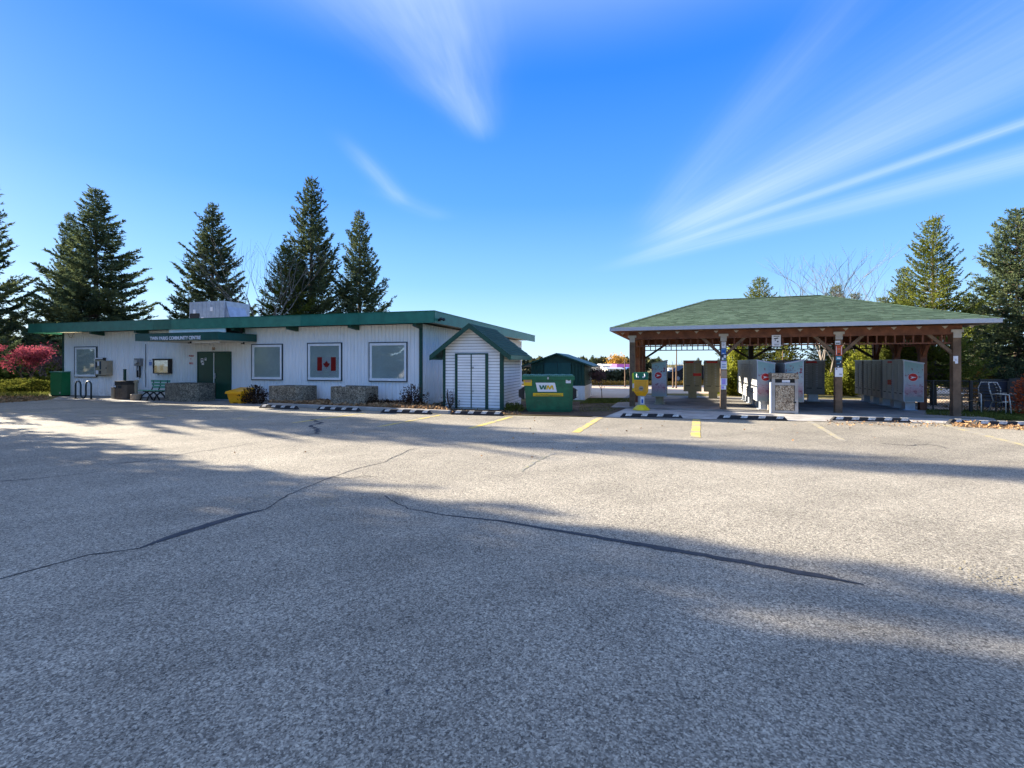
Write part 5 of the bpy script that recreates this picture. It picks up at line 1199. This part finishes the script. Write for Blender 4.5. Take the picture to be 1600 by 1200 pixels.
# ------------------------------------------------------------------ vegetation
def kites(C, Dv, Ln, Wd, seed=0, droop=None):
    """leaf-shaped quads: centre base C, direction Dv, length Ln, width Wd"""
    rg = np.random.default_rng(seed); N = len(C)
    Dv = Dv / np.linalg.norm(Dv, axis=1, keepdims=True)
    rv = rg.normal(size=(N, 3)); S_ = np.cross(Dv, rv); S_ /= np.linalg.norm(S_, axis=1, keepdims=True) + 1e-9
    tip = C + Dv * Ln[:, None]; mid = C + Dv * (Ln * .45)[:, None]
    V = np.stack([C, mid + S_ * (Wd/2)[:, None], tip, mid - S_ * (Wd/2)[:, None]], axis=1).reshape(-1, 3)
    return V, np.arange(4 * N, dtype=np.int32).reshape(-1, 4)
def spruce_mesh(seed, H=14.0, Rb=4.2, base=.6, step=.30, per=6, upper=.25, lower=-.30, hook=.28, fat=1.0, leafm='spruce', power=.85, dens=1.0):
    rg = np.random.default_rng(seed)
    Cs, Ds, Ls, Ws = [], [], [], []; br = MB()
    z = base
    while z < H - .15:
        t = (z - base) / (H - base)
        L0 = Rb * (1 - t) ** power + .12
        n = max(3, int(round(per * (1 - .35*t) + rg.uniform(-.8, .8))))
        a0 = rg.uniform(0, 6.28)
        for k in range(n):
            L = L0 * rg.uniform(.55, 1.15) * (1.22 if rg.random() < .07 else 1.0); a = a0 + 6.283*k/n + rg.uniform(-.35, .35)
            sl_ = lower + (upper - lower) * t ** 1.1 + rg.uniform(-.06, .06)
            ca, sa = math.cos(a), math.sin(a)
            def pt(s_): return np.stack([ca*L*s_, sa*L*s_, z + L*(sl_*s_ + hook*s_**2.4 - .10*np.sin(s_*3.1)*(1-t))], axis=-1)
            ss = np.linspace(0, 1, 5); pp = pt(ss)
            if L > .5: br.tube([tuple(q) for q in pp], [max(.05*L*.25*(1 - .85*x), .006) for x in ss], 4)
            nt = max(4, int(L * 8.5 * dens)); s_ = np.repeat(rg.uniform(.10, 1.0, nt)**.8, 1); s_[0] = .99
            P0 = pt(s_); P1 = pt(np.minimum(s_ + .03, 1.03)); T = P1 - P0; T /= np.linalg.norm(T, axis=1, keepdims=True)
            side = np.array([-sa, ca, 0.0]); sg = rg.choice([-1, 1], nt)[:, None]
            tl = (.30 * L * (1.05 - .75*s_) + .12) * rg.uniform(.5, 1.0, nt)
            tw = T * .75 + side * sg * rg.uniform(.35, .95, (nt, 1)) + np.array([0, 0, -1.0]) * rg.uniform(.02, .45, (nt, 1)) * (1 - t)
            tw /= np.linalg.norm(tw, axis=1, keepdims=True)
            # needle tufts along every twig
            m_ = np.maximum(2, (tl / .11 * dens).astype(int)); idx = np.repeat(np.arange(nt), m_); u = rg.random(len(idx))
            c = P0[idx] + tw[idx] * (tl[idx] * u)[:, None]
            c[:, 2] -= (u*tl[idx])**2 * .10
            d = tw[idx] + rg.normal(0, .38, (len(idx), 3)) + np.array([0, 0, .10])
            Cs.append(c); Ds.append(d); Ls.append(rg.uniform(.13, .25, len(idx)) * fat); Ws.append(rg.uniform(.045, .08, len(idx)) * fat)
            # tufts on the main axis
            k2 = max(3, int(L*9)); u = rg.uniform(.08, 1.0, k2); Cs.append(pt(u)); d = (pt(u + .02) - pt(u)); d /= np.linalg.norm(d, axis=1, keepdims=True)
            Ds.append(d + rg.normal(0, .45, (k2, 3))); Ls.append(rg.uniform(.13, .24, k2)*fat); Ws.append(rg.uniform(.05, .085, k2)*fat)
        z += step * rg.uniform(.75, 1.25) * (1 - .45*t)
    u = rg.uniform(H*.6, H, 260); c = np.zeros((260, 3)); c[:, 2] = u; d = rg.normal(0, 1, (260, 3)); d[:, 2] = np.abs(d[:, 2]) + .6
    Cs.append(c); Ds.append(d); Ls.append(rg.uniform(.14, .30, 260)*fat); Ws.append(np.full(260, .06)*fat)
    V, Fq = kites(np.concatenate(Cs), np.concatenate(Ds), np.concatenate(Ls), np.concatenate(Ws), seed)
    root = bpy.data.objects.new('spruce_tree', None); COL.objects.link(root)
    npmesh('crown', V, Fq, M[leafm], root)
    tr = MB(); tr.tube([(0, 0, -.1), (.02, 0, H*.25), (0, .02, H*.6), (0, 0, H - .05)], [H*.017 + .02, H*.013 + .01, H*.007, .01], 9)
    tr.build('trunk', M['bark'], root, smooth=True); br.build('branches', M['bark'], root)
    return root
SP = [spruce_mesh(3, 14, 4.4, .7, .36, 7, fat=1.15, dens=2.3, lower=-.40), spruce_mesh(5, 14, 3.6, .8, .36, 7, upper=.35, lower=-.22, hook=.36, fat=1.1, dens=2.4), spruce_mesh(9, 14, 3.2, .8, .36, 7, upper=.5, lower=-.15, hook=.42, fat=1.1, dens=2.4),
      spruce_mesh(12, 7, 1.9, .95, .17, 8, upper=.65, lower=.0, hook=.18, fat=.50, leafm='spruce_lit', power=.80, dens=3.2), spruce_mesh(14, 8, 2.9, 1.15, .19, 8, upper=.55, lower=-.08, hook=.18, fat=.62, leafm='spruce', power=.80, dens=3.1)]
SPH = [14, 14, 14, 7, 8]; used = [False]*5
def place_spruce(i, X, Y, H, wx, label, rz=0.0, group='spruce trees'):
    o = SP[i] if not used[i] else copy_tree(SP[i]); used[i] = True
    k = H / SPH[i]; o.location = (X, Y, 0); o.scale = (k*wx, k*wx, k); o.rotation_euler = (0, 0, rz)
    return tag(o, label, 'tree', group)
def sp_at(i, px, ytop, Y, wx, label, rz=0.0): place_spruce(i, (px - 800)/F*Y, Y, EYE + (HY - ytop)/F*Y, wx, label, rz)
sp_at(0, 150, 293, 49, 1.10, 'large full blue spruce behind the left end of the building', 1.0)
sp_at(2, 110, 335, 51, .80, 'slender second spruce leader tucked left of the large blue spruce', 2.0)
sp_at(1, 332, 318, 50, 1.05, 'spruce with upswept branches behind the rooftop unit', .4)
sp_at(2, 487, 280, 49, 1.0, 'tallest narrow spruce in the centre of the group behind the roof', 2.2)
sp_at(3, 446, 385, 47, 1.0, 'shorter yellow-green spruce at the left foot of the tallest one', .7)
sp_at(2, 562, 332, 51, 1.0, 'rightmost dark narrow spruce above the green fascia', 4.0)
sp_at(1, -62, 215, 45, 1.0, 'spruce reaching into the left edge of the view', .2)
sp_at(3, 1458, 340, 17.6, .80, 'sunlit yellow-green spruce rising behind the right end of the shelter', .5)
sp_at(4, 1590, 328, 18.3, .84, 'big dark spruce filling the right edge behind the fence', 1.5)
sp_at(4, 1524, 468, 22, .95, 'lower dark spruce between the two big right-hand spruces', 2.6)
sp_at(3, 1412, 418, 19.3, .72, 'small bright spruce left of the sunlit one', 2.4)
sp_at(3, 1376, 530, 23.5, 1.2, 'low bushy evergreen seen under the shelter roof', 3.4)
sp_at(3, 1402, 515, 25.5, 1.2, 'bushy evergreen behind the right mailbox row', 1.4)
# trees standing left of the view: they cast the long shadows over the lot
place_spruce(0, -33.5, 25.0, 12.5, .74, 'spruce standing left of the view, beyond the lot edge', .3, 'spruces left of the lot')
place_spruce(1, -28.0, 21.6, 14.5, .78, 'tall spruce standing left of the view, farther from the camera', .9, 'spruces left of the lot')
place_spruce(1, -20.5, 12.9, 9.6, 1.0, 'short spruce standing left of the view, nearer the lot', 1.9, 'spruces left of the lot')
for q_, (x_, y_, h_, w_, l_) in enumerate([(-19.0, 10.7, 12.0, .60, 'spruce left of the view, third along the row'), (-18.5, 9.0, 12.6, .85, 'spruce left of the view, fourth along the row'), (-18.5, 7.4, 11.6, .85, 'spruce left of the view, fifth along the row'),
        (-24.0, 12.1, 13.6, .85, 'spruce left of the view in the back row beside the gap'), (-24.5, 10.4, 14.2, .85, 'tallest spruce of the back row left of the view'), (-25.5, 13.4, 12.4, .66, 'narrow spruce of the back row left of the view'), (-19.0, 5.6, 12, .9, 'spruce left of the view, nearest the camera line')]):
    place_spruce(q_ % 2, x_, y_, h_, w_, l_, 1.3*q_, 'spruces left of the lot')

def bare_tree(name, label, px, Y, ytop, seed, spread, stems, m='bark_pale', leaf=None, nleaf=0, lsize=.12, depth=4, r0=.10, cat='tree', fork0=.25, lseg=.38, X=None):
    rnd = random.Random(seed); X = (px - 800)/F*Y if X is None else X; H = EYE + (HY - ytop)/F*Y
    root = empty(name, (X, Y, 0), 0, label, cat); b = MB(); tips = []
    def grow(p, d, L, r, k):
        pts = [p]; q = p.copy(); dd = d.copy()
        for i in range(3):
            dd = (dd + Vector((rnd.gauss(0, .10), rnd.gauss(0, .10), rnd.uniform(0, .10)))).normalized(); q = q + dd*(L/3); pts.append(q.copy())
        b.tube([tuple(x) for x in pts], [r, r*.85, r*.72, r*.58], 5 if k < 2 else 3)
        if k >= 2: tips.extend(pts[1:])
        if k >= depth: return
        for j in range(3 if k < 2 else rnd.choice([2, 3])):
            a = rnd.uniform(0, 6.28); s_ = rnd.uniform(.25, .75) * spread
            nd = (dd + Vector((math.cos(a)*s_, math.sin(a)*s_, rnd.uniform(-.05, .3)))).normalized()
            st = pts[rnd.choice([2, 3, 3])]; grow(st, nd, L*rnd.uniform(.62, .85), r*.52, k + 1)
    for k in range(stems):
        a = 6.28*k/stems + rnd.uniform(0, .6); d = Vector((math.cos(a)*fork0, math.sin(a)*fork0, 1)).normalized()
        grow(Vector((math.cos(a)*.08, math.sin(a)*.08, 0)), d, H*lseg, r0, 0)
    mz = max(v[2] for v in b.v); kz = H / mz
    b.v = [(x*1.0, y*1.0, z*kz) for x, y, z in b.v]
    b.build('trunk', M[m], root)
    if leaf:
        T = np.array([[t_.x, t_.y, t_.z*kz] for t_ in tips]); rg = np.random.default_rng(seed)
        c = T[rg.integers(0, len(T), nleaf)] + rg.normal(0, lsize*1.6, (nleaf, 3)); d = rg.normal(0, 1, (nleaf, 3))
        V, Fq = kites(c, d, rg.uniform(.6, 1.2, nleaf)*lsize, rg.uniform(.5, .9, nleaf)*lsize, seed); npmesh('crown', V, Fq, M[leaf], root)
    return root
bare_tree('bare_tree', 'leafless pale tree between the two middle spruces', 412, 44, 345, 21, .8, 3, r0=.13, lseg=.42)
bare_tree('bare_tree', 'leafless multi-stem tree above the shelter ridge', 1292, 26, 380, 33, .95, 4, r0=.07, lseg=.42)
bare_tree('bare_tree', 'leafless tree leaning right above the shelter hip', 1358, 27, 398, 38, 1.0, 3, r0=.06, lseg=.42)
bare_tree('crabapple_tree', 'crimson-leaved small tree left of the building', 44, 31, 541, 44, .85, 2, 'bark', 'crimson', 5200, .10, r0=.11, fork0=.32, lseg=.40)
bare_tree('crabapple_tree', 'second thinner mauve tree behind the crimson one', 72, 36, 546, 45, 1.1, 3, 'bark', 'mauve', 1500, .10, r0=.08, fork0=.4, lseg=.36)
bare_tree('young_tree', 'young tree with mauve crown beyond the green shed', 938, 21.3, 576, 51, .8, 1, 'bark', 'mauve', 900, .07, r0=.02, fork0=.02, lseg=.5)
bare_tree('golden_tree', 'distant golden-leaved tree above the far roofs', 961, 75, 559, 52, .9, 2, 'bark', 'gold_leaf', 1500, .30, r0=.15, lseg=.4)
bare_tree('bare_tree', 'far leafless tree seen between the left mailboxes', 1049, 40, 561, 53, .7, 3, 'bark', r0=.05)
def shrub(name, label, c, rx, ry, h, leaf, n, ls, seed, cat='shrub', group=None, stems=True, flat=1.0, up=.6):
    rg = np.random.default_rng(seed); root = empty(name, (c.x, c.y, 0), 0, label, cat, group)
    th = rg.uniform(0, 6.283, n); rr = np.sqrt(rg.uniform(0, 1, n)); zz = rg.uniform(0, 1, n) ** .8
    prof = np.sin(np.clip(zz, .02, 1)*math.pi*.93 + .22)**.6; lump = 1 + .28*np.sin(3*th + seed) + .16*np.sin(7*th + zz*9)
    C_ = np.stack([np.cos(th)*rr*rx*prof*lump, np.sin(th)*rr*ry*prof*lump, zz*h*(.85 + .25*np.sin(5*th + seed))], axis=1)
    Dv = np.stack([np.cos(th), np.sin(th), np.full(n, up)], axis=1) + rg.normal(0, .5, (n, 3))
    V, Fq = kites(C_, Dv, rg.uniform(.6, 1.3, n)*ls, rg.uniform(.35, .6, n)*ls, seed); npmesh('foliage', V, Fq, M[leaf], root)
    if stems:
        b = MB(); rnd = random.Random(seed)
        for k in range(12):
            a = rnd.uniform(0, 6.28); q = rnd.uniform(.3, .95); b.tube([(0, 0, 0), (math.cos(a)*rx*q*.5, math.sin(a)*ry*q*.5, h*.5), (math.cos(a)*rx*q*.8, math.sin(a)*ry*q*.8, h*rnd.uniform(.85, 1.2))], [.014, .009, .004], 4)
        b.build('stems', M['bark'], root)
    return root
# dark shrubs along the facade
shrub('shrub', 'dark straggly shrub right of the yellow grit bin', gp(399, 631), .50, .35, .66, 'rust_leaf', 1200, .085, 61)
shrub('shrub', 'ivy clump spilling over the ragged planter', gp(572, 636), .36, .3, .55, 'rust_leaf', 1800, .07, 62)
shrub('shrub', 'rusty dark shrub at the right corner of the building', gp(645, 639), .46, .3, .74, 'rust_leaf', 1100, .075, 63)
shrub('shrub', 'low creeping plants between the planter and corner shrub', gp(603, 636.5), .9, .3, .26, 'rust_leaf', 1500, .06, 64)
shrub('weed', 'thin tall weed in front of the white shed', gp(703, 641), .28, .2, .62, 'rust_leaf', 260, .06, 65, 'plant')
shrub('weed', 'low green weeds at the left of the dumpster', gp(805, 643.5), .30, .2, .26, 'grass', 700, .07, 66, 'plant')
shrub('weed', 'weeds by the shed and dumpster gap', gp(792, 640), .30, .2, .2, 'grass', 500, .07, 67, 'plant')
# junipers at the left
for i, (px, py, rx, h, lab) in enumerate([(18, 611, 1.9, .75, 'spreading juniper at the left edge of the view'), (52, 613, 1.7, .8, 'spreading juniper left of the green cabinet'), (66, 606, 1.9, .85, 'taller juniper beneath the crimson tree'), (-14, 606, 2.2, .75, 'juniper partly cut by the left edge'), (86, 603, 1.4, .7, 'juniper behind the green cabinet')]):
    shrub('juniper', lab, gp(px, py), rx, 1.0, h*.74, 'juniper', 6500, .12, 70 + i, 'shrub', 'junipers left of the building', stems=False, up=.35)
# yellow-green growth behind the shelter
for i, (px, Y, rx, ry, h, leaf, n, ls, lab) in enumerate([
        (1153, 23.8, .75, .7, 2.6, 'lime', 7000, .15, 'tall yellow-green bush seen past the second post'), (1136, 23.2, .8, .6, 1.2, 'lime', 3500, .13, 'low yellow-green bush behind the olive mailbox'),
        (1175, 25.5, 1.0, .8, 1.5, 'lime', 4000, .17, 'yellow-green bush behind the middle mailboxes'), (1278, 24.0, 1.3, .7, 1.0, 'lime', 5500, .13, 'low bright hedge bush under the dark mailbox'),
        (1322, 23.0, 1.0, .7, 1.25, 'lime', 5500, .13, 'low bright bush right of the third post'), (1245, 25.5, 1.3, .8, 1.15, 'lime', 4500, .14, 'low bright bush behind the floral mailbox'),
        (1232, 29, 1.1, .9, 2.5, 'juniper', 1900, .22, 'tall olive bush under the shelter roofline'), (1322, 28, 1.1, .9, 2.4, 'juniper', 1900, .22, 'tall olive bush behind the third post'),
        (1350, 25, 1.1, .9, 2.2, 'lime', 4500, .16, 'mid-height bush left of the right mailbox row'),
        (1430, 21.5, .7, .7, 2.1, 'juniper', 3000, .16, 'dense bush behind the right floral mailbox')]):
    shrub('bush', lab, Vector(((px - 800)/F*Y, Y, 0)), rx, ry, h, leaf, n, ls, 90 + i, 'bush', stems=True)
# pines whose tops clear the shelter roof
for i, (px, yt, Y, rx, lab) in enumerate([(1187, 434, 31, 1.15, 'round-topped pine above the shelter ridge on the left'), (1306, 446, 30, .95, 'pine top beside the bare tree over the ridge'), (1336, 458, 30, .8, 'small dark pine top over the right hip'), (1380, 464, 26, .8, 'low pine top left of the sunlit spruce')]):
    H = EYE + (HY - yt)/F*Y
    o = copy_tree(SP[3]); o.name = 'pine_tree'; o.location = ((px - 800)/F*Y, Y, 0); o.scale = (rx*.95, rx*.95, H/7); o.rotation_euler = (0, 0, i); tag(o, lab, 'tree', 'pines behind the shelter')
shrub('red_shrub', 'orange-red leaved shrub at the right edge by the fence', gp(1608, 650), .34, .4, 1.15, 'red_leaf', 1100, .09, 120)
# dried cream bush behind the fence
shrub('dry_bush', 'dry cream-coloured bush behind the navy screen', Vector(((1536-800)/F*18, 18, 0)), .7, .5, 1.35, 'gold_leaf', 1500, .10, 121)
# far hedge and brush
def hedge(name, label, x0, x1, y, h, leaf, n, ls, seed, th=1.2, z=0.0):
    rg = np.random.default_rng(seed); C_ = np.stack([rg.uniform(x0, x1, n), y + rg.normal(0, th*.4, n), z + rg.uniform(0, 1, n)**.7*h], axis=1)
    C_[:, 2] *= .72 + .28*np.sin(C_[:, 0]*1.1 + seed)*np.sin(C_[:, 0]*.37); V, Fq = kites(C_, rg.normal(0, 1, (n, 3)) + np.array([0, 0, .5]), rg.uniform(.5, 1.2, n)*ls, rg.uniform(.4, .9, n)*ls, seed)
    return tag(npmesh(name, V, Fq, M[leaf]), label, None, None, 'stuff')
hedge('far_brush', 'dark brush along the far side of the dirt lot', -2, 46, 41, .95, 'hedge', 16000, .40, 201)
hedge('far_brush', 'dry olive brush left of the building in the distance', -62, -30, 44, 2.0, 'juniper', 12000, .55, 202, 3)
hedge('far_brush', 'dry yellow weeds along the track', 3, 22, 33.8, .35, 'gold_leaf', 5000, .16, 203, .8)
hedge('far_woods', 'mauve-brown distant woods on the left', -130, -58, 80, 5.5, 'mauve', 12000, 1.1, 204, 5)
hedge('far_woods', 'distant olive woods along the right horizon', 62, 150, 85, 4.5, 'hedge', 14000, 1.1, 205, 5)
hedge('far_woods', 'low distant tree belt on the horizon', -60, 60, 190, 5.0, 'hedge', 16000, 1.6, 206, 6, z=-1.5)
# grass tufts
def tufts(label, region, n, h, seed, leaf='grass'):
    rg = np.random.default_rng(seed); P_ = np.array([[p.x, p.y] for p in region]); a, c, d, e = P_
    u, v = rg.random(n)[:, None], rg.random(n)[:, None]; xy = (a*(1-u) + c*u)*(1-v) + (e*(1-u) + d*u)*v
    C_ = np.concatenate([xy, np.full((n, 1), .01)], axis=1); Dv = rg.normal(0, .35, (n, 3)) + np.array([0, 0, 1.0])
    V, Fq = kites(C_, Dv, rg.uniform(.5, 1.2, n)*h, np.full(n, h*.16), seed); tag(npmesh('grass', V, Fq, M[leaf]), label, None, None, 'stuff')
tufts('grass growing along the foot of the chain-link fence', [gp(1447, 650), gp(1640, 660), gp(1640, 646), gp(1447, 642)], 9000, .09, 301)
tufts('tufts of grass beside the green shed', [gp(905, 632), gp(990, 630), gp(990, 624), gp(925, 625)], 5000, .09, 302)
tufts('worn grass between dumpster and shelter', [gp(905, 645), gp(955, 644), gp(985, 633), gp(905, 632)], 1600, .05, 303)
tufts('dry lawn left of the building', [gp(-120, 622), gp(74, 620), gp(90, 600), gp(-120, 600)], 14000, .14, 304)
# fallen leaves
def litter(label, region, n, sz, seed, heap=.03):
    rg = np.random.default_rng(seed); a, c, d, e = [np.array([p.x, p.y]) for p in region]
    u, v = rg.random(n)[:, None], rg.random(n)[:, None]; xy = (a*(1-u) + c*u)*(1-v) + (e*(1-u) + d*u)*v
    z0 = region[0].z
    C_ = np.concatenate([xy, z0 + .012 + rg.random((n, 1))**1.6*heap], axis=1); Dv = rg.normal(0, 1, (n, 3)); Dv[:, 2] *= .35
    V, Fq = kites(C_, Dv, rg.uniform(.6, 1.3, n)*sz, rg.uniform(.5, .9, n)*sz, seed); V[:, 2] = np.maximum(V[:, 2], z0 + .006)
    tag(npmesh('fallen_leaves', V, Fq, M['litter']), label, None, None, 'stuff')
k3 = B.w(BL, -.1, .02); k2 = B.w(B.lx(425, -.05), -.05, .02)
litter('brown fallen leaves covering the planting bed', [kl[0] + Vector((0, .22, .05)), kl[3] + Vector((0, .22, 0)), k3, k2], 9000, .085, 311, .13)
litter('fallen leaves at the foot of the white shed', [gp(690, 645.5), gp(815, 648.5), gp(815, 643), gp(690, 640)], 900, .07, 312)
litter('leaves and dirt gathered along the right lot edge', [gp(1490, 667), gp(1660, 676), gp(1660, 663), gp(1490, 658)], 1500, .065, 313)
litter('scattered leaves in front of the right stops', [gp(1290, 665), gp(1500, 670), gp(1500, 660), gp(1290, 656.5)], 260, .05, 314)
litter('red leaves under the right-hand trees', [Vector((15, 15.6, .01)), Vector((22, 14.6, .01)), Vector((23, 16.5, .01)), Vector((15.5, 17, .01))], 1600, .08, 315)
litter('leaves on the gravel by the left kerb', [gp(-60, 634), gp(75, 625.5), gp(75, 618), gp(-60, 620)], 2600, .08, 316)
litter('a few leaves blown over the lot', [gp(300, 720), gp(1500, 720), gp(1400, 662), gp(480, 650)], 60, .05, 317)
o = gp(606, 1083); b = MB(); b.quad(*[(o.x + .014*math.cos(t)*random.uniform(.6, 1.2), o.y + .012*math.sin(t)*random.uniform(.6, 1.2), .012 + .006*random.random()) for t in [k*.7 for k in range(9)]]); tag(b.build('dark_pebble', M['tar']), 'small dark fragment on the asphalt near the camera', 'debris')

# ------------------------------------------------------------------ far things
def at(px, Y, z=0.0): return Vector(((px - 800)/F*Y, Y, z))
def far_house(name, label, pa, pb, Y, ya, base, wallm, roofm, rh, win, cat='building'):
    r = empty(name, at(pa, Y, base), 0, label, cat, 'low buildings beyond the field'); w_ = (pb - pa)/F*Y; h = EYE + (HY - ya)/F*Y - base
    boxthing(r, 'wall', M[wallm], 0, w_, 0, 4, 0, h - rh)
    b = MB(); b.prism([(-.2, -.2, h - rh + .002), (w_ + .2, -.2, h - rh + .002), (w_ + .2, 4.2, h - rh + .002), (-.2, 4.2, h - rh + .002)], [(0, .6, h), (w_, .6, h), (w_, 3.4, h), (0, 3.4, h)]); b.build('roof', M[roofm], r)
    for a, c, d, e in win: boxthing(r, 'window', M['trim_dark'], w_*a, w_*c, -.03, -.001, (h - rh)*d, (h - rh)*e)
    return r
far_house('mobile_home', 'long white mobile home on the horizon right of the green shed', 941, 965, 66, 568.8, -1.45, 'white_paint', 'white_paint', .25, [(.15, .25, .5, .8), (.45, .6, .5, .8), (.75, .82, .5, .8)])
far_house('mobile_home', 'white mobile home in front, partly screened by brush', 949, 973, 58, 574, -1.3, 'white_paint', 'fascia_grey', .2, [(.1, .2, .5, .8), (.5, .58, .2, .8)])
far_house('purple_roofed_building', 'distant building with purple roof and blue end', 965.5, 986, 60, 568.8, -1.3, 'white_paint', 'purple', .42, [(.2, .3, .4, .8)])
far_house('blue_building', 'small blue distant building right of the purple roof', 981, 990, 58.5, 574, -1.3, 'blue_wall', 'blue_wall', .1, [(.3, .6, .3, .6)])
far_house('mobile_home', 'pale home seen right of the left floral mailbox', 1046, 1066, 62, 575, -1.3, 'white_paint', 'fascia_grey', .2, [(.2, .3, .5, .8), (.6, .75, .5, .8)])
far_house('mobile_home', 'grey home just beyond the green shed corner', 924, 938, 62, 570.5, -1.3, 'fascia_grey', 'concrete_dark', .3, [(.2, .4, .4, .8), (.6, .8, .4, .8)])
far_house('blue_building', 'pale blue distant shed left of the yellow-green bush', 1136, 1147, 60, 565.5, -1.3, 'blue_wall', 'blue_wall', .3, [(.3, .5, .3, .6)])
for px, Y, yt, lab, rr, lean in [(976.5, 31, 561, 'thin wooden pole standing in the field', .045, 0), (1056.5, 29.5, 548, 'slightly leaning utility pole seen between mailboxes', .05, .01), (1051.5, 29.8, 574, 'short reddish stake beside the utility pole', .05, 0), (1223, 27, 548, 'thin pole beyond the middle mailboxes', .03, 0)]:
    r = empty('pole', at(px, Y), 0, lab, 'pole'); H = EYE + (HY - yt)/F*Y; b = MB(); b.tube([(0, 0, 0), (lean*H, 0, H)], [rr, rr*.7], 8); b.build('shaft', M['wood_brown'], r)
    b = MB(); b.lathe([(rr*1.1, 0), (rr*1.3, .05)], 0, 0, 8); b.build('foot', M['wood_dark'], r)
for px, yt, Y, lab in [(926, 555, 85, 'tiny distant spruce above the green shed roof edge'), (1091, 559, 95, 'tiny distant spruce above the first olive mailbox'), (1123, 560, 95, 'tiny distant spruce above the second olive mailbox'), (1029, 557, 90, 'tiny distant spruce above the left floral mailbox')]:
    o = copy_tree(SP[2]); H = EYE + (HY - yt)/F*Y + 1.5; o.location = at(px, Y, -1.5); o.scale = (H/14*1.3, H/14*1.3, H/14); tag(o, lab, 'tree', 'distant spruces')
# parked pickup
r = empty('parked_car', at(1044, 38.5), R(3), 'dark car parked beyond the field, half hidden by mailboxes', 'car')
L = 4.3; prof = [(0, .35), (0, .85), (.9, .95), (1.5, 1.38), (2.9, 1.40), (3.7, .98), (L, .85), (L, .35)]
b = MB(); b.prism([(x, 0, z) for x, z in prof][::-1], [(x, 1.7, z) for x, z in prof][::-1]); b.build('body', M['black'], r)
b = MB(); b.quad(*[(x, -.006, z) for x, z in [(1.15, 1.0), (3.35, 1.0), (2.85, 1.32), (1.58, 1.32)]]); b.build('window', M['glass'], r)
for x in (.8, L - .85):
    b = MB(); b.tube([(x, -.03, .32), (x, .2, .32)], .32, 16); w_ = b.build('wheel', M['tyre'], r); b = MB(); b.tube([(x, -.045, .32), (x, -.031, .32)], .17, 12); b.build('rim', M['steel'], w_)
